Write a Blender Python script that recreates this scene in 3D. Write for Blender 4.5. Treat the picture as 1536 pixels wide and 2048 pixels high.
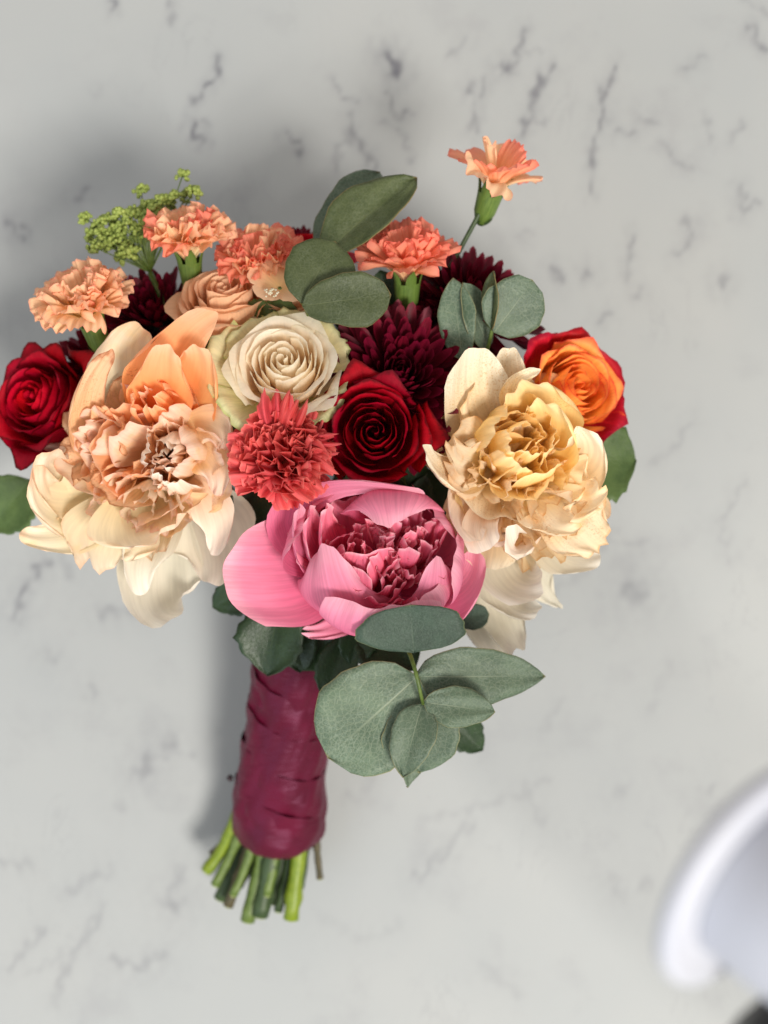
import bpy, math, random
import numpy as np
from mathutils import Vector, Matrix, Quaternion

# ------------------------------------------------------------------ scene / camera / light
for o in list(bpy.data.objects): bpy.data.objects.remove(o)
SC = bpy.context.scene; COL = SC.collection
CAMZ, K = 0.90, 2520.0           # camera height above the counter; focal length in photo pixels
cam_d = bpy.data.cameras.new('camera'); cam = bpy.data.objects.new('camera', cam_d); COL.objects.link(cam)
cam.location = (0, 0, CAMZ)      # looking straight down, photo-up = +Y
cam_d.sensor_fit = 'VERTICAL'; cam_d.sensor_height = 24; cam_d.lens = 24*K/2048
cam_d.clip_start = 0.01; cam_d.clip_end = 50
cam_d.dof.use_dof = True; cam_d.dof.focus_distance = 0.69; cam_d.dof.aperture_fstop = 2.3
SC.camera = cam
SC.view_settings.view_transform = 'Standard'; SC.view_settings.look = 'None'
SC.view_settings.exposure = 0.0; SC.view_settings.gamma = 1
W = bpy.data.worlds.new('World'); SC.world = W; W.use_nodes = True
bg = W.node_tree.nodes['Background']; bg.inputs[0].default_value = (1.0, 0.945, 0.89, 1); bg.inputs[1].default_value = 0.70

def area(name, loc, target, size, power, col, size_y=None):
    l = bpy.data.lights.new(name, 'AREA'); l.energy = power; l.color = col; l.size = size
    if size_y: l.shape = 'RECTANGLE'; l.size_y = size_y
    o = bpy.data.objects.new(name, l); COL.objects.link(o); o.location = loc
    o.rotation_euler = (Vector(target)-Vector(loc)).to_track_quat('-Z', 'Y').to_euler(); return o
area('window_light', (1.55, -1.95, 3.9), (0, 0.05, 0.1), 1.25, 275, (1.0, 0.955, 0.88))
area('sky_window_light', (-1.35, -1.35, 1.5), (-.1, -.2, 0.0), 1.3, 16, (0.66, 0.83, 1.0))

SC.cycles.max_bounces = 10; SC.cycles.diffuse_bounces = 5; SC.cycles.transmission_bounces = 6

# ------------------------------------------------------------------ helpers
def P(px, py, z):
    d = CAMZ - z
    return Vector(((px-768)*d/K, (1024-py)*d/K, z))
def lin(c):
    r = []
    for x in c:
        x = x/255.0
        r.append(x/12.92 if x <= .04045 else ((x+.055)/1.055)**2.4)
    return tuple(r)+(1.0,)
def link(o, parent=None):
    COL.objects.link(o)
    if parent is not None: o.parent = parent
    return o
def mesh(name, V, F, mat, parent=None, uv=None, smooth=True):
    me = bpy.data.meshes.new(name)
    V = np.asarray(V, float)
    me.from_pydata([tuple(v) for v in V], [], F); me.validate()
    if uv is not None:
        l = me.uv_layers.new(name='UVMap')
        li = np.zeros(len(me.loops), dtype=np.int32); me.loops.foreach_get('vertex_index', li)
        l.data.foreach_set('uv', np.asarray(uv, np.float32)[li].ravel())
    if smooth: me.polygons.foreach_set('use_smooth', [True]*len(me.polygons))
    if mat is not None: me.materials.append(mat)
    o = bpy.data.objects.new(name, me); return link(o, parent)
def tag(o, label=None, cat=None, group=None, kind=None):
    if label: o['label'] = label
    if cat: o['category'] = cat
    if group: o['group'] = group
    if kind: o['kind'] = kind
    return o
def empty(name, M, label, cat, group=None):
    o = bpy.data.objects.new(name, None); o.empty_display_size = .02; link(o)
    o.matrix_world = M; tag(o, label, cat, group); return o
def frame(origin, f, roll=0.0):
    """local Z = facing, local Y as near photo-up as it can be"""
    z = Vector(f).normalized(); y = Vector((0, 1, 0.0))
    if abs(z.dot(y)) > .97: y = Vector((0, 0, -1))
    y = (y - z*z.dot(y)).normalized(); x = y.cross(z)
    M = Matrix((x, y, z)).transposed().to_4x4() @ Matrix.Rotation(roll, 4, 'Z')
    M.translation = origin; return M
def gridF(nu, nv):
    return [(i*nu+j, i*nu+j+1, (i+1)*nu+j+1, (i+1)*nu+j) for i in range(nv-1) for j in range(nu-1)]
def bez(ctrl, t):
    c = np.asarray(ctrl, float); n = len(c)-1; out = np.zeros(t.shape+(c.shape[1],))
    for k in range(n+1):
        out += (math.comb(n, k)*(1-t)**(n-k)*t**k)[..., None]*c[k]
    return out
def sst(a, b, x):
    t = np.clip((x-a)/(b-a), 0, 1); return t*t*(3-2*t)
def wob(rs, u, v, n=4, fu=2.0, fv=1.5):
    s = np.zeros_like(u)
    for k in range(n):
        s += np.sin(rs.uniform(.5, fu)*math.pi*u + rs.uniform(.3, fv)*math.pi*v*(1 if rs.rand() < .5 else -1) + rs.uniform(0, 6.28))
    return s/n

def petal(name, mat, parent, prof, phi, w, mode='free', cup=0.9, cuptip=None, basew=.25, wp=.8, vm=.75,
          tr=.3, p=2.6, notch=0, point=0, teeth=0, nt=9, ruf=0, rf=3.5, crump=0, spiral=0, ecurl=0, tipcurl=0,
          seed=0, nu=11, nv=11, twist=0, label=None, narrow=0):
    """one petal. prof = control points (r, z) from base to tip, phi = azimuth.
    mode 'wrap': w = angular half width round the flower's axis; 'free': w = full width in metres"""
    rs = np.random.RandomState(seed*7+13)
    u1 = np.linspace(-1, 1, nu); v1 = np.linspace(0, 1, nv)**.9
    v, u = np.meshgrid(v1, u1, indexing='ij')
    tn = np.interp(u1, np.linspace(-1, 1, nt*2+1), rs.uniform(-1, 0, nt*2+1)*np.tile([1, .1], nt+1)[:nt*2+1])
    lf = 1 - tr*np.abs(u)**p - notch*np.exp(-(u/.22)**2) + point*np.exp(-(u/.28)**2) + teeth*tn[None, :]*sst(.5, 1, v)
    vv = v*lf
    c = bez(prof, np.clip(vv, 0, 1.15)); r, z = c[..., 0], c[..., 1]
    c2 = bez(prof, np.clip(vv, 0, 1.15)+.01); tr_, tz_ = c2[..., 0]-r, c2[..., 1]-z
    q = np.hypot(tr_, tz_)+1e-9; tr_, tz_ = tr_/q, tz_/q
    nr, nz = -tz_, tr_                      # inner side normal in the (r, z) plane
    L = float(np.sum(np.hypot(*np.diff(bez(prof, np.linspace(0, 1, 20)), axis=0).T)))
    ws = basew + (1-basew)*np.sin(math.pi/2*np.clip(v/vm, 0, 1))**wp
    ws = ws*(1-narrow*sst(vm, 1, v))
    edge = np.clip(.25*v + .9*np.abs(u)**2*v + .7*v**3, 0, 1)
    off = ruf*L*edge*(np.sin(rf*math.pi*u + rs.uniform(0, 6.28) + rs.uniform(-1, 1)*v*2)*.7 + .5*np.sin(rf*2.3*math.pi*u+rs.uniform(0, 6.28)))
    off = off + crump*L*wob(rs, u, v, 5, 2.6, 2.4)*sst(0, .35, v)
    off = off - ecurl*L*np.abs(u)**3*v - tipcurl*L*sst(.7, 1, v)**2
    tw = twist*v
    if mode == 'wrap':
        th = phi + w*ws*u + tw
        rr = r + off*nr + spiral*u*v
        zz = z + off*nz
        X = np.stack([rr*np.cos(th), rr*np.sin(th), zz], -1)
    else:
        ct = cup if cuptip is None else cup+(cuptip-cup)*v
        ct = np.where(np.abs(ct) < .02, .02, ct) if isinstance(ct, np.ndarray) else (ct if abs(ct) > .02 else .02)
        h = w*ws/2
        t = h*np.sin(ct*u)/ct; lift = h*(1-np.cos(ct*u))/ct + off
        t, lift = t*np.cos(tw)-lift*np.sin(tw), t*np.sin(tw)+lift*np.cos(tw)
        rr = r + lift*nr; zz = z + lift*nz
        cp, sp = math.cos(phi), math.sin(phi)
        X = np.stack([rr*cp - t*sp, rr*sp + t*cp, zz], -1)
    uv = np.stack([(u+1)/2, v], -1).reshape(-1, 2)
    o = mesh(name, X.reshape(-1, 3), gridF(nu, nv), mat, parent, uv)
    if label: o['label'] = label
    return o

def tube(pts, rad, nseg=8, cap=True):
    pts = [Vector(p) for p in pts]; V = []; F = []
    if not hasattr(rad, '__len__'): rad = [rad]*len(pts)
    up = None
    for i, p_ in enumerate(pts):
        t = (pts[min(i+1, len(pts)-1)]-pts[max(i-1, 0)]).normalized()
        if up is None:
            up = t.orthogonal().normalized()
        up = (up - t*up.dot(t)).normalized(); s = t.cross(up)
        for k in range(nseg):
            a = 2*math.pi*k/nseg
            V.append(p_ + (up*math.cos(a)+s*math.sin(a))*rad[i])
    for i in range(len(pts)-1):
        for k in range(nseg):
            a, b = i*nseg+k, i*nseg+(k+1) % nseg
            F.append((a, b, b+nseg, a+nseg))
    if cap:
        F.append(tuple(range(nseg))[::-1]); F.append(tuple(range((len(pts)-1)*nseg, len(pts)*nseg)))
    uv = [(k % nseg/nseg, (k//nseg)/max(1, len(pts)-1)) for k in range(len(V))]
    return V, F, uv
def curve(a, b, c, d, n=12):
    return [Vector(x) for x in bez([a, b, c, d], np.linspace(0, 1, n))]
def lathe(prof, nseg=32, axis=None):
    V = []; F = []
    for i, (r, z) in enumerate(prof):
        for k in range(nseg):
            a = 2*math.pi*k/nseg; V.append((r*math.cos(a), r*math.sin(a), z))
    for i in range(len(prof)-1):
        for k in range(nseg):
            a, b = i*nseg+k, i*nseg+(k+1) % nseg
            F.append((a, b, b+nseg, a+nseg))
    return V, F

# ------------------------------------------------------------------ materials
class NT:
    def __init__(s, name):
        s.m = bpy.data.materials.new(name); s.m.use_nodes = True; s.t = s.m.node_tree; s.t.nodes.clear()
    def n(s, typ, **kw):
        x = s.t.nodes.new(typ)
        for k, v in kw.items(): setattr(x, k, v)
        return x
    def l(s, a, b): s.t.links.new(a, b)
    def put(s, sock, v):
        if hasattr(v, 'links') or isinstance(v, bpy.types.NodeSocket): s.l(v, sock)
        else: sock.default_value = v
    def math(s, op, a, b=None, c=None, clamp=False):
        x = s.n('ShaderNodeMath', operation=op, use_clamp=clamp)
        s.put(x.inputs[0], a)
        if b is not None: s.put(x.inputs[1], b)
        if c is not None: s.put(x.inputs[2], c)
        return x.outputs[0]
    def mix(s, f, a, b, blend='MIX'):
        x = s.n('ShaderNodeMix', data_type='RGBA', blend_type=blend)
        s.put(x.inputs[0], f); s.put(x.inputs[6], a); s.put(x.inputs[7], b); return x.outputs[2]
    def ramp(s, f, stops):
        x = s.n('ShaderNodeValToRGB'); e = x.color_ramp.elements
        while len(e) < len(stops): e.new(.5)
        for i, (p_, c) in enumerate(stops): e[i].position = p_; e[i].color = c
        s.put(x.inputs[0], f); return x.outputs[0]
    def rng(s, f, a, b, c=0.0, d=1.0):
        x = s.n('ShaderNodeMapRange', interpolation_type='SMOOTHSTEP'); s.put(x.inputs[0], f)
        for i, q in enumerate((a, b, c, d)): x.inputs[i+1].default_value = q
        return x.outputs[0]
    def noise(s, vec, scale, detail=3, rough=.5, dist=0):
        x = s.n('ShaderNodeTexNoise'); s.put(x.inputs['Vector'], vec); x.inputs['Scale'].default_value = scale
        x.inputs['Detail'].default_value = detail; x.inputs['Roughness'].default_value = rough; x.inputs['Distortion'].default_value = dist
        return x.outputs['Fac']
    def comb(s, a, b, c):
        x = s.n('ShaderNodeCombineXYZ'); s.put(x.inputs[0], a); s.put(x.inputs[1], b); s.put(x.inputs[2], c); return x.outputs[0]

def petal_mat(name, stops, edge=None, edge_w=(.86, 1.0), vein=.18, veins_n=26, spot=None, spot_t=(.58, .7), spot_s=160, var=.12, transl=.28,
              rough=.55, sheen=0.0, spec=.25, streak=None, streak_t=(.55, .7), bump=.10, blotch=None, blotch_t=(.5, .62), blotch_s=28):
    T = NT(name)
    tc = T.n('ShaderNodeTexCoord'); sep = T.n('ShaderNodeSeparateXYZ'); T.l(tc.outputs['UV'], sep.inputs[0])
    U, Vv = sep.outputs[0], sep.outputs[1]
    oi = T.n('ShaderNodeObjectInfo').outputs['Random']
    au = T.math('ABSOLUTE', T.math('MULTIPLY_ADD', U, 2.0, -1.0))
    obj = tc.outputs['Object']
    seed = T.math('MULTIPLY', oi, 40.0)
    nlow = T.noise(obj, 45, 2)
    vs = T.math('MULTIPLY_ADD', T.math('SUBTRACT', nlow, .5), .35, Vv)
    col = T.ramp(vs, [(p_, lin(c)) for p_, c in stops])
    fan = T.math('MULTIPLY_ADD', Vv, -.55, 1.0)   # veins fan out towards the tip
    vx = T.math('MULTIPLY', T.math('SUBTRACT', U, .5), float(veins_n))
    vn = T.noise(T.comb(vx, T.math('MULTIPLY', Vv, 2.0), seed), 1.0, 3, .6)
    if streak:
        f = T.math('MULTIPLY', T.rng(vn, *streak_t), T.rng(Vv, .15, .9, .25, 1.0))
        col = T.mix(f, col, lin(streak))
    if blotch:
        b = T.noise(obj, blotch_s, 4, .6)
        col = T.mix(T.math('MULTIPLY', T.rng(b, *blotch_t), .75), col, lin(blotch))
    if edge:
        e = T.math('MAXIMUM', T.math('MULTIPLY', au, T.rng(Vv, .2, .6)), Vv)
        e = T.math('ADD', e, T.math('MULTIPLY', T.math('SUBTRACT', T.noise(obj, 260, 2), .5), .12))
        col = T.mix(T.rng(e, *edge_w), col, lin(edge))
    if spot:
        sp = T.noise(obj, spot_s*6, 3, .7); big = T.noise(obj, spot_s*.22, 2)
        f = T.math('MULTIPLY', T.rng(sp, .5, .68), T.rng(big, *spot_t))
        col = T.mix(T.math('MULTIPLY', f, .8), col, lin(spot))
    vm = T.rng(vn, .3, .7, 1-vein, 1+vein*.5)
    vr = T.math('MULTIPLY_ADD', T.math('SUBTRACT', oi, .5), 2*var, 1.0)
    hs = T.n('ShaderNodeHueSaturation'); T.l(col, hs.inputs['Color']); T.l(T.math('MULTIPLY', vm, vr), hs.inputs['Value'])
    T.put(hs.inputs['Hue'], T.math('MULTIPLY_ADD', T.math('SUBTRACT', T.math('FRACT', T.math('MULTIPLY', oi, 7.3)), .5), .006, .5))
    b = T.n('ShaderNodeBsdfPrincipled'); T.l(hs.outputs[0], b.inputs['Base Color']); b.inputs['Roughness'].default_value = rough
    b.inputs['Specular IOR Level'].default_value = spec
    b.inputs['Sheen Weight'].default_value = sheen; b.inputs['Sheen Roughness'].default_value = .4
    if sheen: T.l(hs.outputs[0], b.inputs['Sheen Tint'])
    bp = T.n('ShaderNodeBump'); bp.inputs['Strength'].default_value = bump; bp.inputs['Distance'].default_value = .0008
    T.l(T.math('ADD', vn, T.math('MULTIPLY', T.noise(obj, 300, 3), .5)), bp.inputs['Height']); T.l(bp.outputs[0], b.inputs['Normal'])
    tl = T.n('ShaderNodeBsdfTranslucent'); T.l(hs.outputs[0], tl.inputs[0])
    mx = T.n('ShaderNodeMixShader'); mx.inputs[0].default_value = transl; T.l(b.outputs[0], mx.inputs[1]); T.l(tl.outputs[0], mx.inputs[2])
    o = T.n('ShaderNodeOutputMaterial'); T.l(mx.outputs[0], o.inputs[0]); return T.m

def leaf_mat(name, c1, c2, midc, bloom=None, edge=None, rough=.5, transl=.12, vein=.7, side=12):
    T = NT(name); tc = T.n('ShaderNodeTexCoord'); sep = T.n('ShaderNodeSeparateXYZ'); T.l(tc.outputs['UV'], sep.inputs[0])
    U, Vv = sep.outputs[0], sep.outputs[1]; obj = tc.outputs['Object']
    oi = T.n('ShaderNodeObjectInfo').outputs['Random']
    au = T.math('ABSOLUTE', T.math('MULTIPLY_ADD', U, 2.0, -1.0))
    col = T.mix(T.rng(T.noise(obj, 60, 4, .6), .35, .65), lin(c1), lin(c2))
    if bloom:
        f = T.math('MULTIPLY', T.rng(T.noise(obj, 900, 4, .7), .35, .7), T.rng(T.noise(obj, 50, 3), .3, .7, .1, .5))
        col = T.mix(f, col, lin(bloom))
    # side veins: distance from the midrib feeds a herringbone, broken by noise
    wv = T.math('MULTIPLY_ADD', au, -.75, Vv)
    wv = T.math('ADD', wv, T.math('MULTIPLY', T.math('SUBTRACT', T.noise(obj, 90, 2), .5), .10))
    s_ = T.math('ABSOLUTE', T.math('SUBTRACT', T.math('FRACT', T.math('MULTIPLY', wv, float(side))), .5))
    sv = T.math('MULTIPLY', T.rng(s_, .0, .07, 1, 0), T.rng(au, .0, .85, .8, .15))
    mid = T.math('MULTIPLY', T.rng(au, .004, .034, 1, 0), T.rng(Vv, .1, .95, 1, .12))
    net = T.n('ShaderNodeTexVoronoi', feature='DISTANCE_TO_EDGE'); T.l(obj, net.inputs['Vector']); net.inputs['Scale'].default_value = 330
    nt_ = T.math('MULTIPLY', T.rng(net.outputs[0], 0, .1, 1, 0), .35)
    vf = T.math('MAXIMUM', T.math('MAXIMUM', T.math('MULTIPLY', sv, .85), mid), nt_)
    col = T.mix(T.math('MULTIPLY', vf, vein), col, lin(midc))
    if edge:
        e = T.math('MAXIMUM', T.math('MULTIPLY', au, 1.0), Vv)
        col = T.mix(T.rng(e, .972, .998), col, lin(edge))
    hs = T.n('ShaderNodeHueSaturation'); T.l(col, hs.inputs['Color'])
    T.put(hs.inputs['Value'], T.math('MULTIPLY_ADD', T.math('SUBTRACT', oi, .5), .25, 1.0))
    b = T.n('ShaderNodeBsdfPrincipled'); T.l(hs.outputs[0], b.inputs['Base Color']); b.inputs['Roughness'].default_value = rough
    b.inputs['Specular IOR Level'].default_value = .35
    bp = T.n('ShaderNodeBump'); bp.inputs['Strength'].default_value = .35; bp.inputs['Distance'].default_value = .0006
    T.l(T.math('ADD', T.math('MULTIPLY', vf, -.8), T.noise(obj, 500, 3)), bp.inputs['Height']); T.l(bp.outputs[0], b.inputs['Normal'])
    tl = T.n('ShaderNodeBsdfTranslucent'); T.l(hs.outputs[0], tl.inputs[0])
    mx = T.n('ShaderNodeMixShader'); mx.inputs[0].default_value = transl; T.l(b.outputs[0], mx.inputs[1]); T.l(tl.outputs[0], mx.inputs[2])
    o = T.n('ShaderNodeOutputMaterial'); T.l(mx.outputs[0], o.inputs[0]); return T.m

def plain_mat(name, c1, c2=None, rough=.5, scale=60, spec=.4, bump=0, stretch=None, coat=0, sheen=0, aniso=0, streaks=False):
    T = NT(name); tc = T.n('ShaderNodeTexCoord'); vec = tc.outputs['Object']
    if stretch:
        m = T.n('ShaderNodeMapping'); m.inputs['Scale'].default_value = stretch; T.l(tc.outputs['UV'], m.inputs[0]); vec = m.outputs[0]
    nz = T.noise(vec, scale, 4, .6)
    col = T.mix(T.rng(nz, .3, .7), lin(c1), lin(c2 or c1))
    b = T.n('ShaderNodeBsdfPrincipled'); T.l(col, b.inputs['Base Color']); b.inputs['Roughness'].default_value = rough
    b.inputs['Specular IOR Level'].default_value = spec; b.inputs['Coat Weight'].default_value = coat
    b.inputs['Sheen Weight'].default_value = sheen
    if bump:
        bp = T.n('ShaderNodeBump'); bp.inputs['Strength'].default_value = bump; bp.inputs['Distance'].default_value = .001
        T.l(nz, bp.inputs['Height']); T.l(bp.outputs[0], b.inputs['Normal'])
    o = T.n('ShaderNodeOutputMaterial'); T.l(b.outputs[0], o.inputs[0]); return T.m

M = {}
M['cream'] = petal_mat('cream_rose_petal', [(0, (254, 222, 184)), (.5, (254, 236, 208)), (.85, (253, 243, 224)), (1, (248, 243, 222))], vein=.05, spec=.2, transl=.5, var=.04, bump=.15)
M['cream_outer'] = petal_mat('cream_rose_outer_petal', [(0, (200, 205, 120)), (.6, (240, 228, 180)), (1, (216, 216, 160))], edge=(196, 205, 130), edge_w=(.88, 1.02), vein=.12, var=.06, transl=.3)
M['red'] = petal_mat('red_rose_petal', [(0, (152, 2, 20)), (.6, (178, 4, 32)), (1, (168, 3, 30))], edge=(100, 2, 14), edge_w=(.93, 1.0), vein=.12, sheen=.15, rough=.6, spec=.15, transl=.18, var=.15, bump=.15)
M['red_light'] = petal_mat('bright_red_petal', [(0, (160, 3, 20)), (.6, (196, 6, 34)), (1, (184, 5, 32))], vein=.12, sheen=.15, rough=.6, spec=.15, transl=.2, var=.12, bump=.15)
M['bic'] = petal_mat('orange_rose_petal', [(0, (255, 204, 90)), (.55, (255, 190, 92)), (.88, (254, 164, 84)), (1, (246, 120, 70))], edge=(214, 44, 60), edge_w=(.93, 1.06), vein=.12, transl=.35, var=.07)
M['bic_outer'] = petal_mat('orange_rose_outer_petal', [(0, (235, 110, 35)), (.45, (190, 20, 30)), (1, (172, 8, 34))], edge=(150, 4, 36), vein=.18, transl=.2, var=.1, streak=(226, 92, 40), streak_t=(.62, .8))
M['peachrose'] = petal_mat('peach_rose_petal', [(0, (238, 200, 140)), (.6, (248, 206, 166)), (1, (250, 208, 172))], vein=.08, transl=.35, var=.06)
M['pink_in'] = petal_mat('pink_peony_inner_petal', [(0, (214, 52, 98)), (.5, (238, 98, 136)), (1, (249, 146, 170))], edge=(252, 190, 202), edge_w=(.9, 1.02), vein=.15, transl=.25, var=.14, sheen=.1)
M['pink_out'] = petal_mat('pink_peony_guard_petal', [(0, (196, 66, 106)), (.4, (222, 108, 144)), (.8, (232, 140, 168)), (1, (240, 170, 188))], vein=.13, veins_n=44, transl=.25, var=.04, sheen=.15, streak=(228, 112, 144), streak_t=(.66, .9))
M['peach_in'] = petal_mat('peach_peony_inner_petal', [(0, (254, 216, 156)), (.45, (253, 224, 186)), (.85, (253, 232, 212)), (1, (250, 214, 194))], edge=(226, 150, 112), edge_w=(.96, 1.05), vein=.07, transl=.42, var=.07, spot=(176, 108, 62), spot_t=(.6, .76), blotch=(252, 214, 150), blotch_t=(.5, .64))
M['orange_in'] = petal_mat('orange_peony_inner_petal', [(0, (252, 158, 78)), (.45, (253, 176, 112)), (.85, (253, 194, 146)), (1, (252, 206, 168))], vein=.06, transl=.45, var=.08, spot=(180, 90, 40), spot_t=(.62, .75))
M['brown_in'] = petal_mat('wilted_peony_petal', [(0, (236, 186, 124)), (.5, (240, 192, 140)), (1, (240, 196, 156))], edge=(172, 104, 62), edge_w=(.93, 1.02), vein=.16, veins_n=34, transl=.34, var=.12, spot=(150, 88, 50), spot_t=(.46, .66), streak=(228, 184, 150), streak_t=(.52, .7))
M['cream_guard'] = petal_mat('cream_peony_guard_petal', [(0, (226, 214, 170)), (.4, (240, 226, 190)), (1, (244, 224, 200))], edge=(242, 200, 164), edge_w=(.9, 1.04), vein=.08, transl=.34, var=.05, blotch=(246, 216, 160), blotch_t=(.54, .7), blotch_s=22)
M['white_guard'] = petal_mat('white_peony_guard_petal', [(0, (222, 216, 196)), (.6, (228, 221, 202)), (1, (238, 232, 218))], vein=.07, veins_n=30, transl=.3, var=.04)
M['yellow_in'] = petal_mat('yellow_peony_inner_petal', [(0, (255, 210, 104)), (.5, (255, 224, 150)), (1, (254, 232, 184))], edge=(240, 194, 132), edge_w=(.95, 1.04), vein=.07, transl=.42, var=.06, spot=(226, 166, 90), spot_t=(.54, .74))
M['tan_in'] = petal_mat('tan_edged_peony_petal', [(0, (255, 236, 182)), (.5, (254, 240, 212)), (1, (248, 222, 184))], edge=(226, 176, 118), edge_w=(.92, 1.03), vein=.08, transl=.4, var=.06, spot=(212, 156, 94), spot_t=(.48, .7), blotch=(242, 204, 150), blotch_t=(.5, .66), blotch_s=50)
M['tan_guard'] = petal_mat('speckled_cream_peony_petal', [(0, (224, 186, 130)), (.5, (238, 212, 170)), (1, (244, 232, 208))], vein=.1, transl=.3, var=.05, spot=(214, 168, 104), spot_t=(.35, .6))
M['blush'] = petal_mat('blush_white_peony_petal', [(0, (248, 212, 176)), (.5, (250, 226, 202)), (1, (249, 236, 220))], vein=.08, transl=.32, var=.05)
M['mum'] = petal_mat('burgundy_chrysanthemum_petal', [(0, (50, 1, 12)), (.6, (90, 4, 26)), (1, (112, 9, 38))], vein=.3, veins_n=9, transl=.12, var=.25, rough=.5, spec=.25, sheen=.15)
M['carn'] = petal_mat('peach_carnation_petal', [(0, (255, 238, 190)), (.5, (255, 228, 182)), (1, (255, 206, 166))], edge=(238, 118, 108), edge_w=(.94, 1.08), vein=.08, transl=.42, var=.05, streak=(240, 130, 112), streak_t=(.62, .8))
M['carn_or'] = petal_mat('orange_carnation_petal', [(0, (255, 218, 164)), (.5, (254, 186, 146)), (1, (251, 156, 132))], edge=(234, 100, 90), edge_w=(.92, 1.08), vein=.08, transl=.42, var=.06, streak=(238, 112, 92), streak_t=(.62, .82))
M['coral'] = petal_mat('coral_carnation_petal', [(0, (206, 120, 90)), (.2, (214, 74, 78)), (.7, (232, 86, 90)), (1, (238, 106, 104))], edge=(246, 140, 128), edge_w=(.95, 1.05), vein=.22, veins_n=34, transl=.25, var=.1)
M['eucs'] = leaf_mat('eucalyptus_leaf', (66, 84, 64), (82, 100, 78), (140, 148, 124), bloom=(128, 142, 128), edge=(126, 124, 88), rough=.5)  # greens darkened in the colour itself for the dimmer light on low foliage
M['euc_green'] = leaf_mat('green_eucalyptus_leaf', (62, 74, 38), (80, 90, 54), (112, 120, 80), bloom=(122, 130, 106), edge=(128, 112, 72), rough=.5, transl=.25)
M['euc_dark'] = leaf_mat('dark_eucalyptus_leaf', (44, 60, 48), (54, 72, 58), (80, 96, 74), bloom=(84, 100, 88), edge=(96, 104, 72), rough=.55, vein=.3)
M['leaf'] = leaf_mat('dark_green_leaf', (28, 48, 24), (40, 62, 32), (70, 92, 50), rough=.42, transl=.12, vein=.35, side=10)
M['leaf_mid'] = leaf_mat('mid_green_leaf', (66, 88, 44), (84, 106, 56), (110, 128, 80), rough=.5, transl=.2, vein=.35, side=10)
M['stem'] = plain_mat('green_stem', (70, 88, 34), (92, 110, 48), rough=.45, scale=200)
M['stem_dk'] = plain_mat('dark_green_stem', (38, 56, 26), (54, 72, 36), rough=.5, scale=200)
M['stem_y'] = plain_mat('yellow_green_stem', (96, 116, 14), (114, 130, 26), rough=.45, scale=200)  # stem colour darkened to carry the shade around the handle
M['stem_br'] = plain_mat('brown_stem', (80, 70, 46), (64, 60, 38), rough=.6, scale=250)
M['cut'] = plain_mat('cut_stem_end', (170, 178, 120), (140, 150, 90), rough=.7, scale=300)
M['calyx'] = plain_mat('carnation_calyx', (72, 96, 36), (98, 120, 54), rough=.45, scale=3, stretch=(14, 1, 1))
M['bud'] = plain_mat('umbel_bud', (112, 130, 54), (150, 162, 84), rough=.6, scale=700)
M['white_bit'] = plain_mat('pale_stamen', (225, 220, 200), (190, 180, 150), rough=.6, scale=300)

# ------------------------------------------------------------------ the counter
def seg_dist(X, Y, a, b):
    ax, ay = a; bx, by = b; dx, dy = bx-ax, by-ay
    t = np.clip(((X-ax)*dx+(Y-ay)*dy)/(dx*dx+dy*dy+1e-12), 0, 1)
    return np.hypot(X-(ax+t*dx), Y-(ay+t*dy)), t
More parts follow.
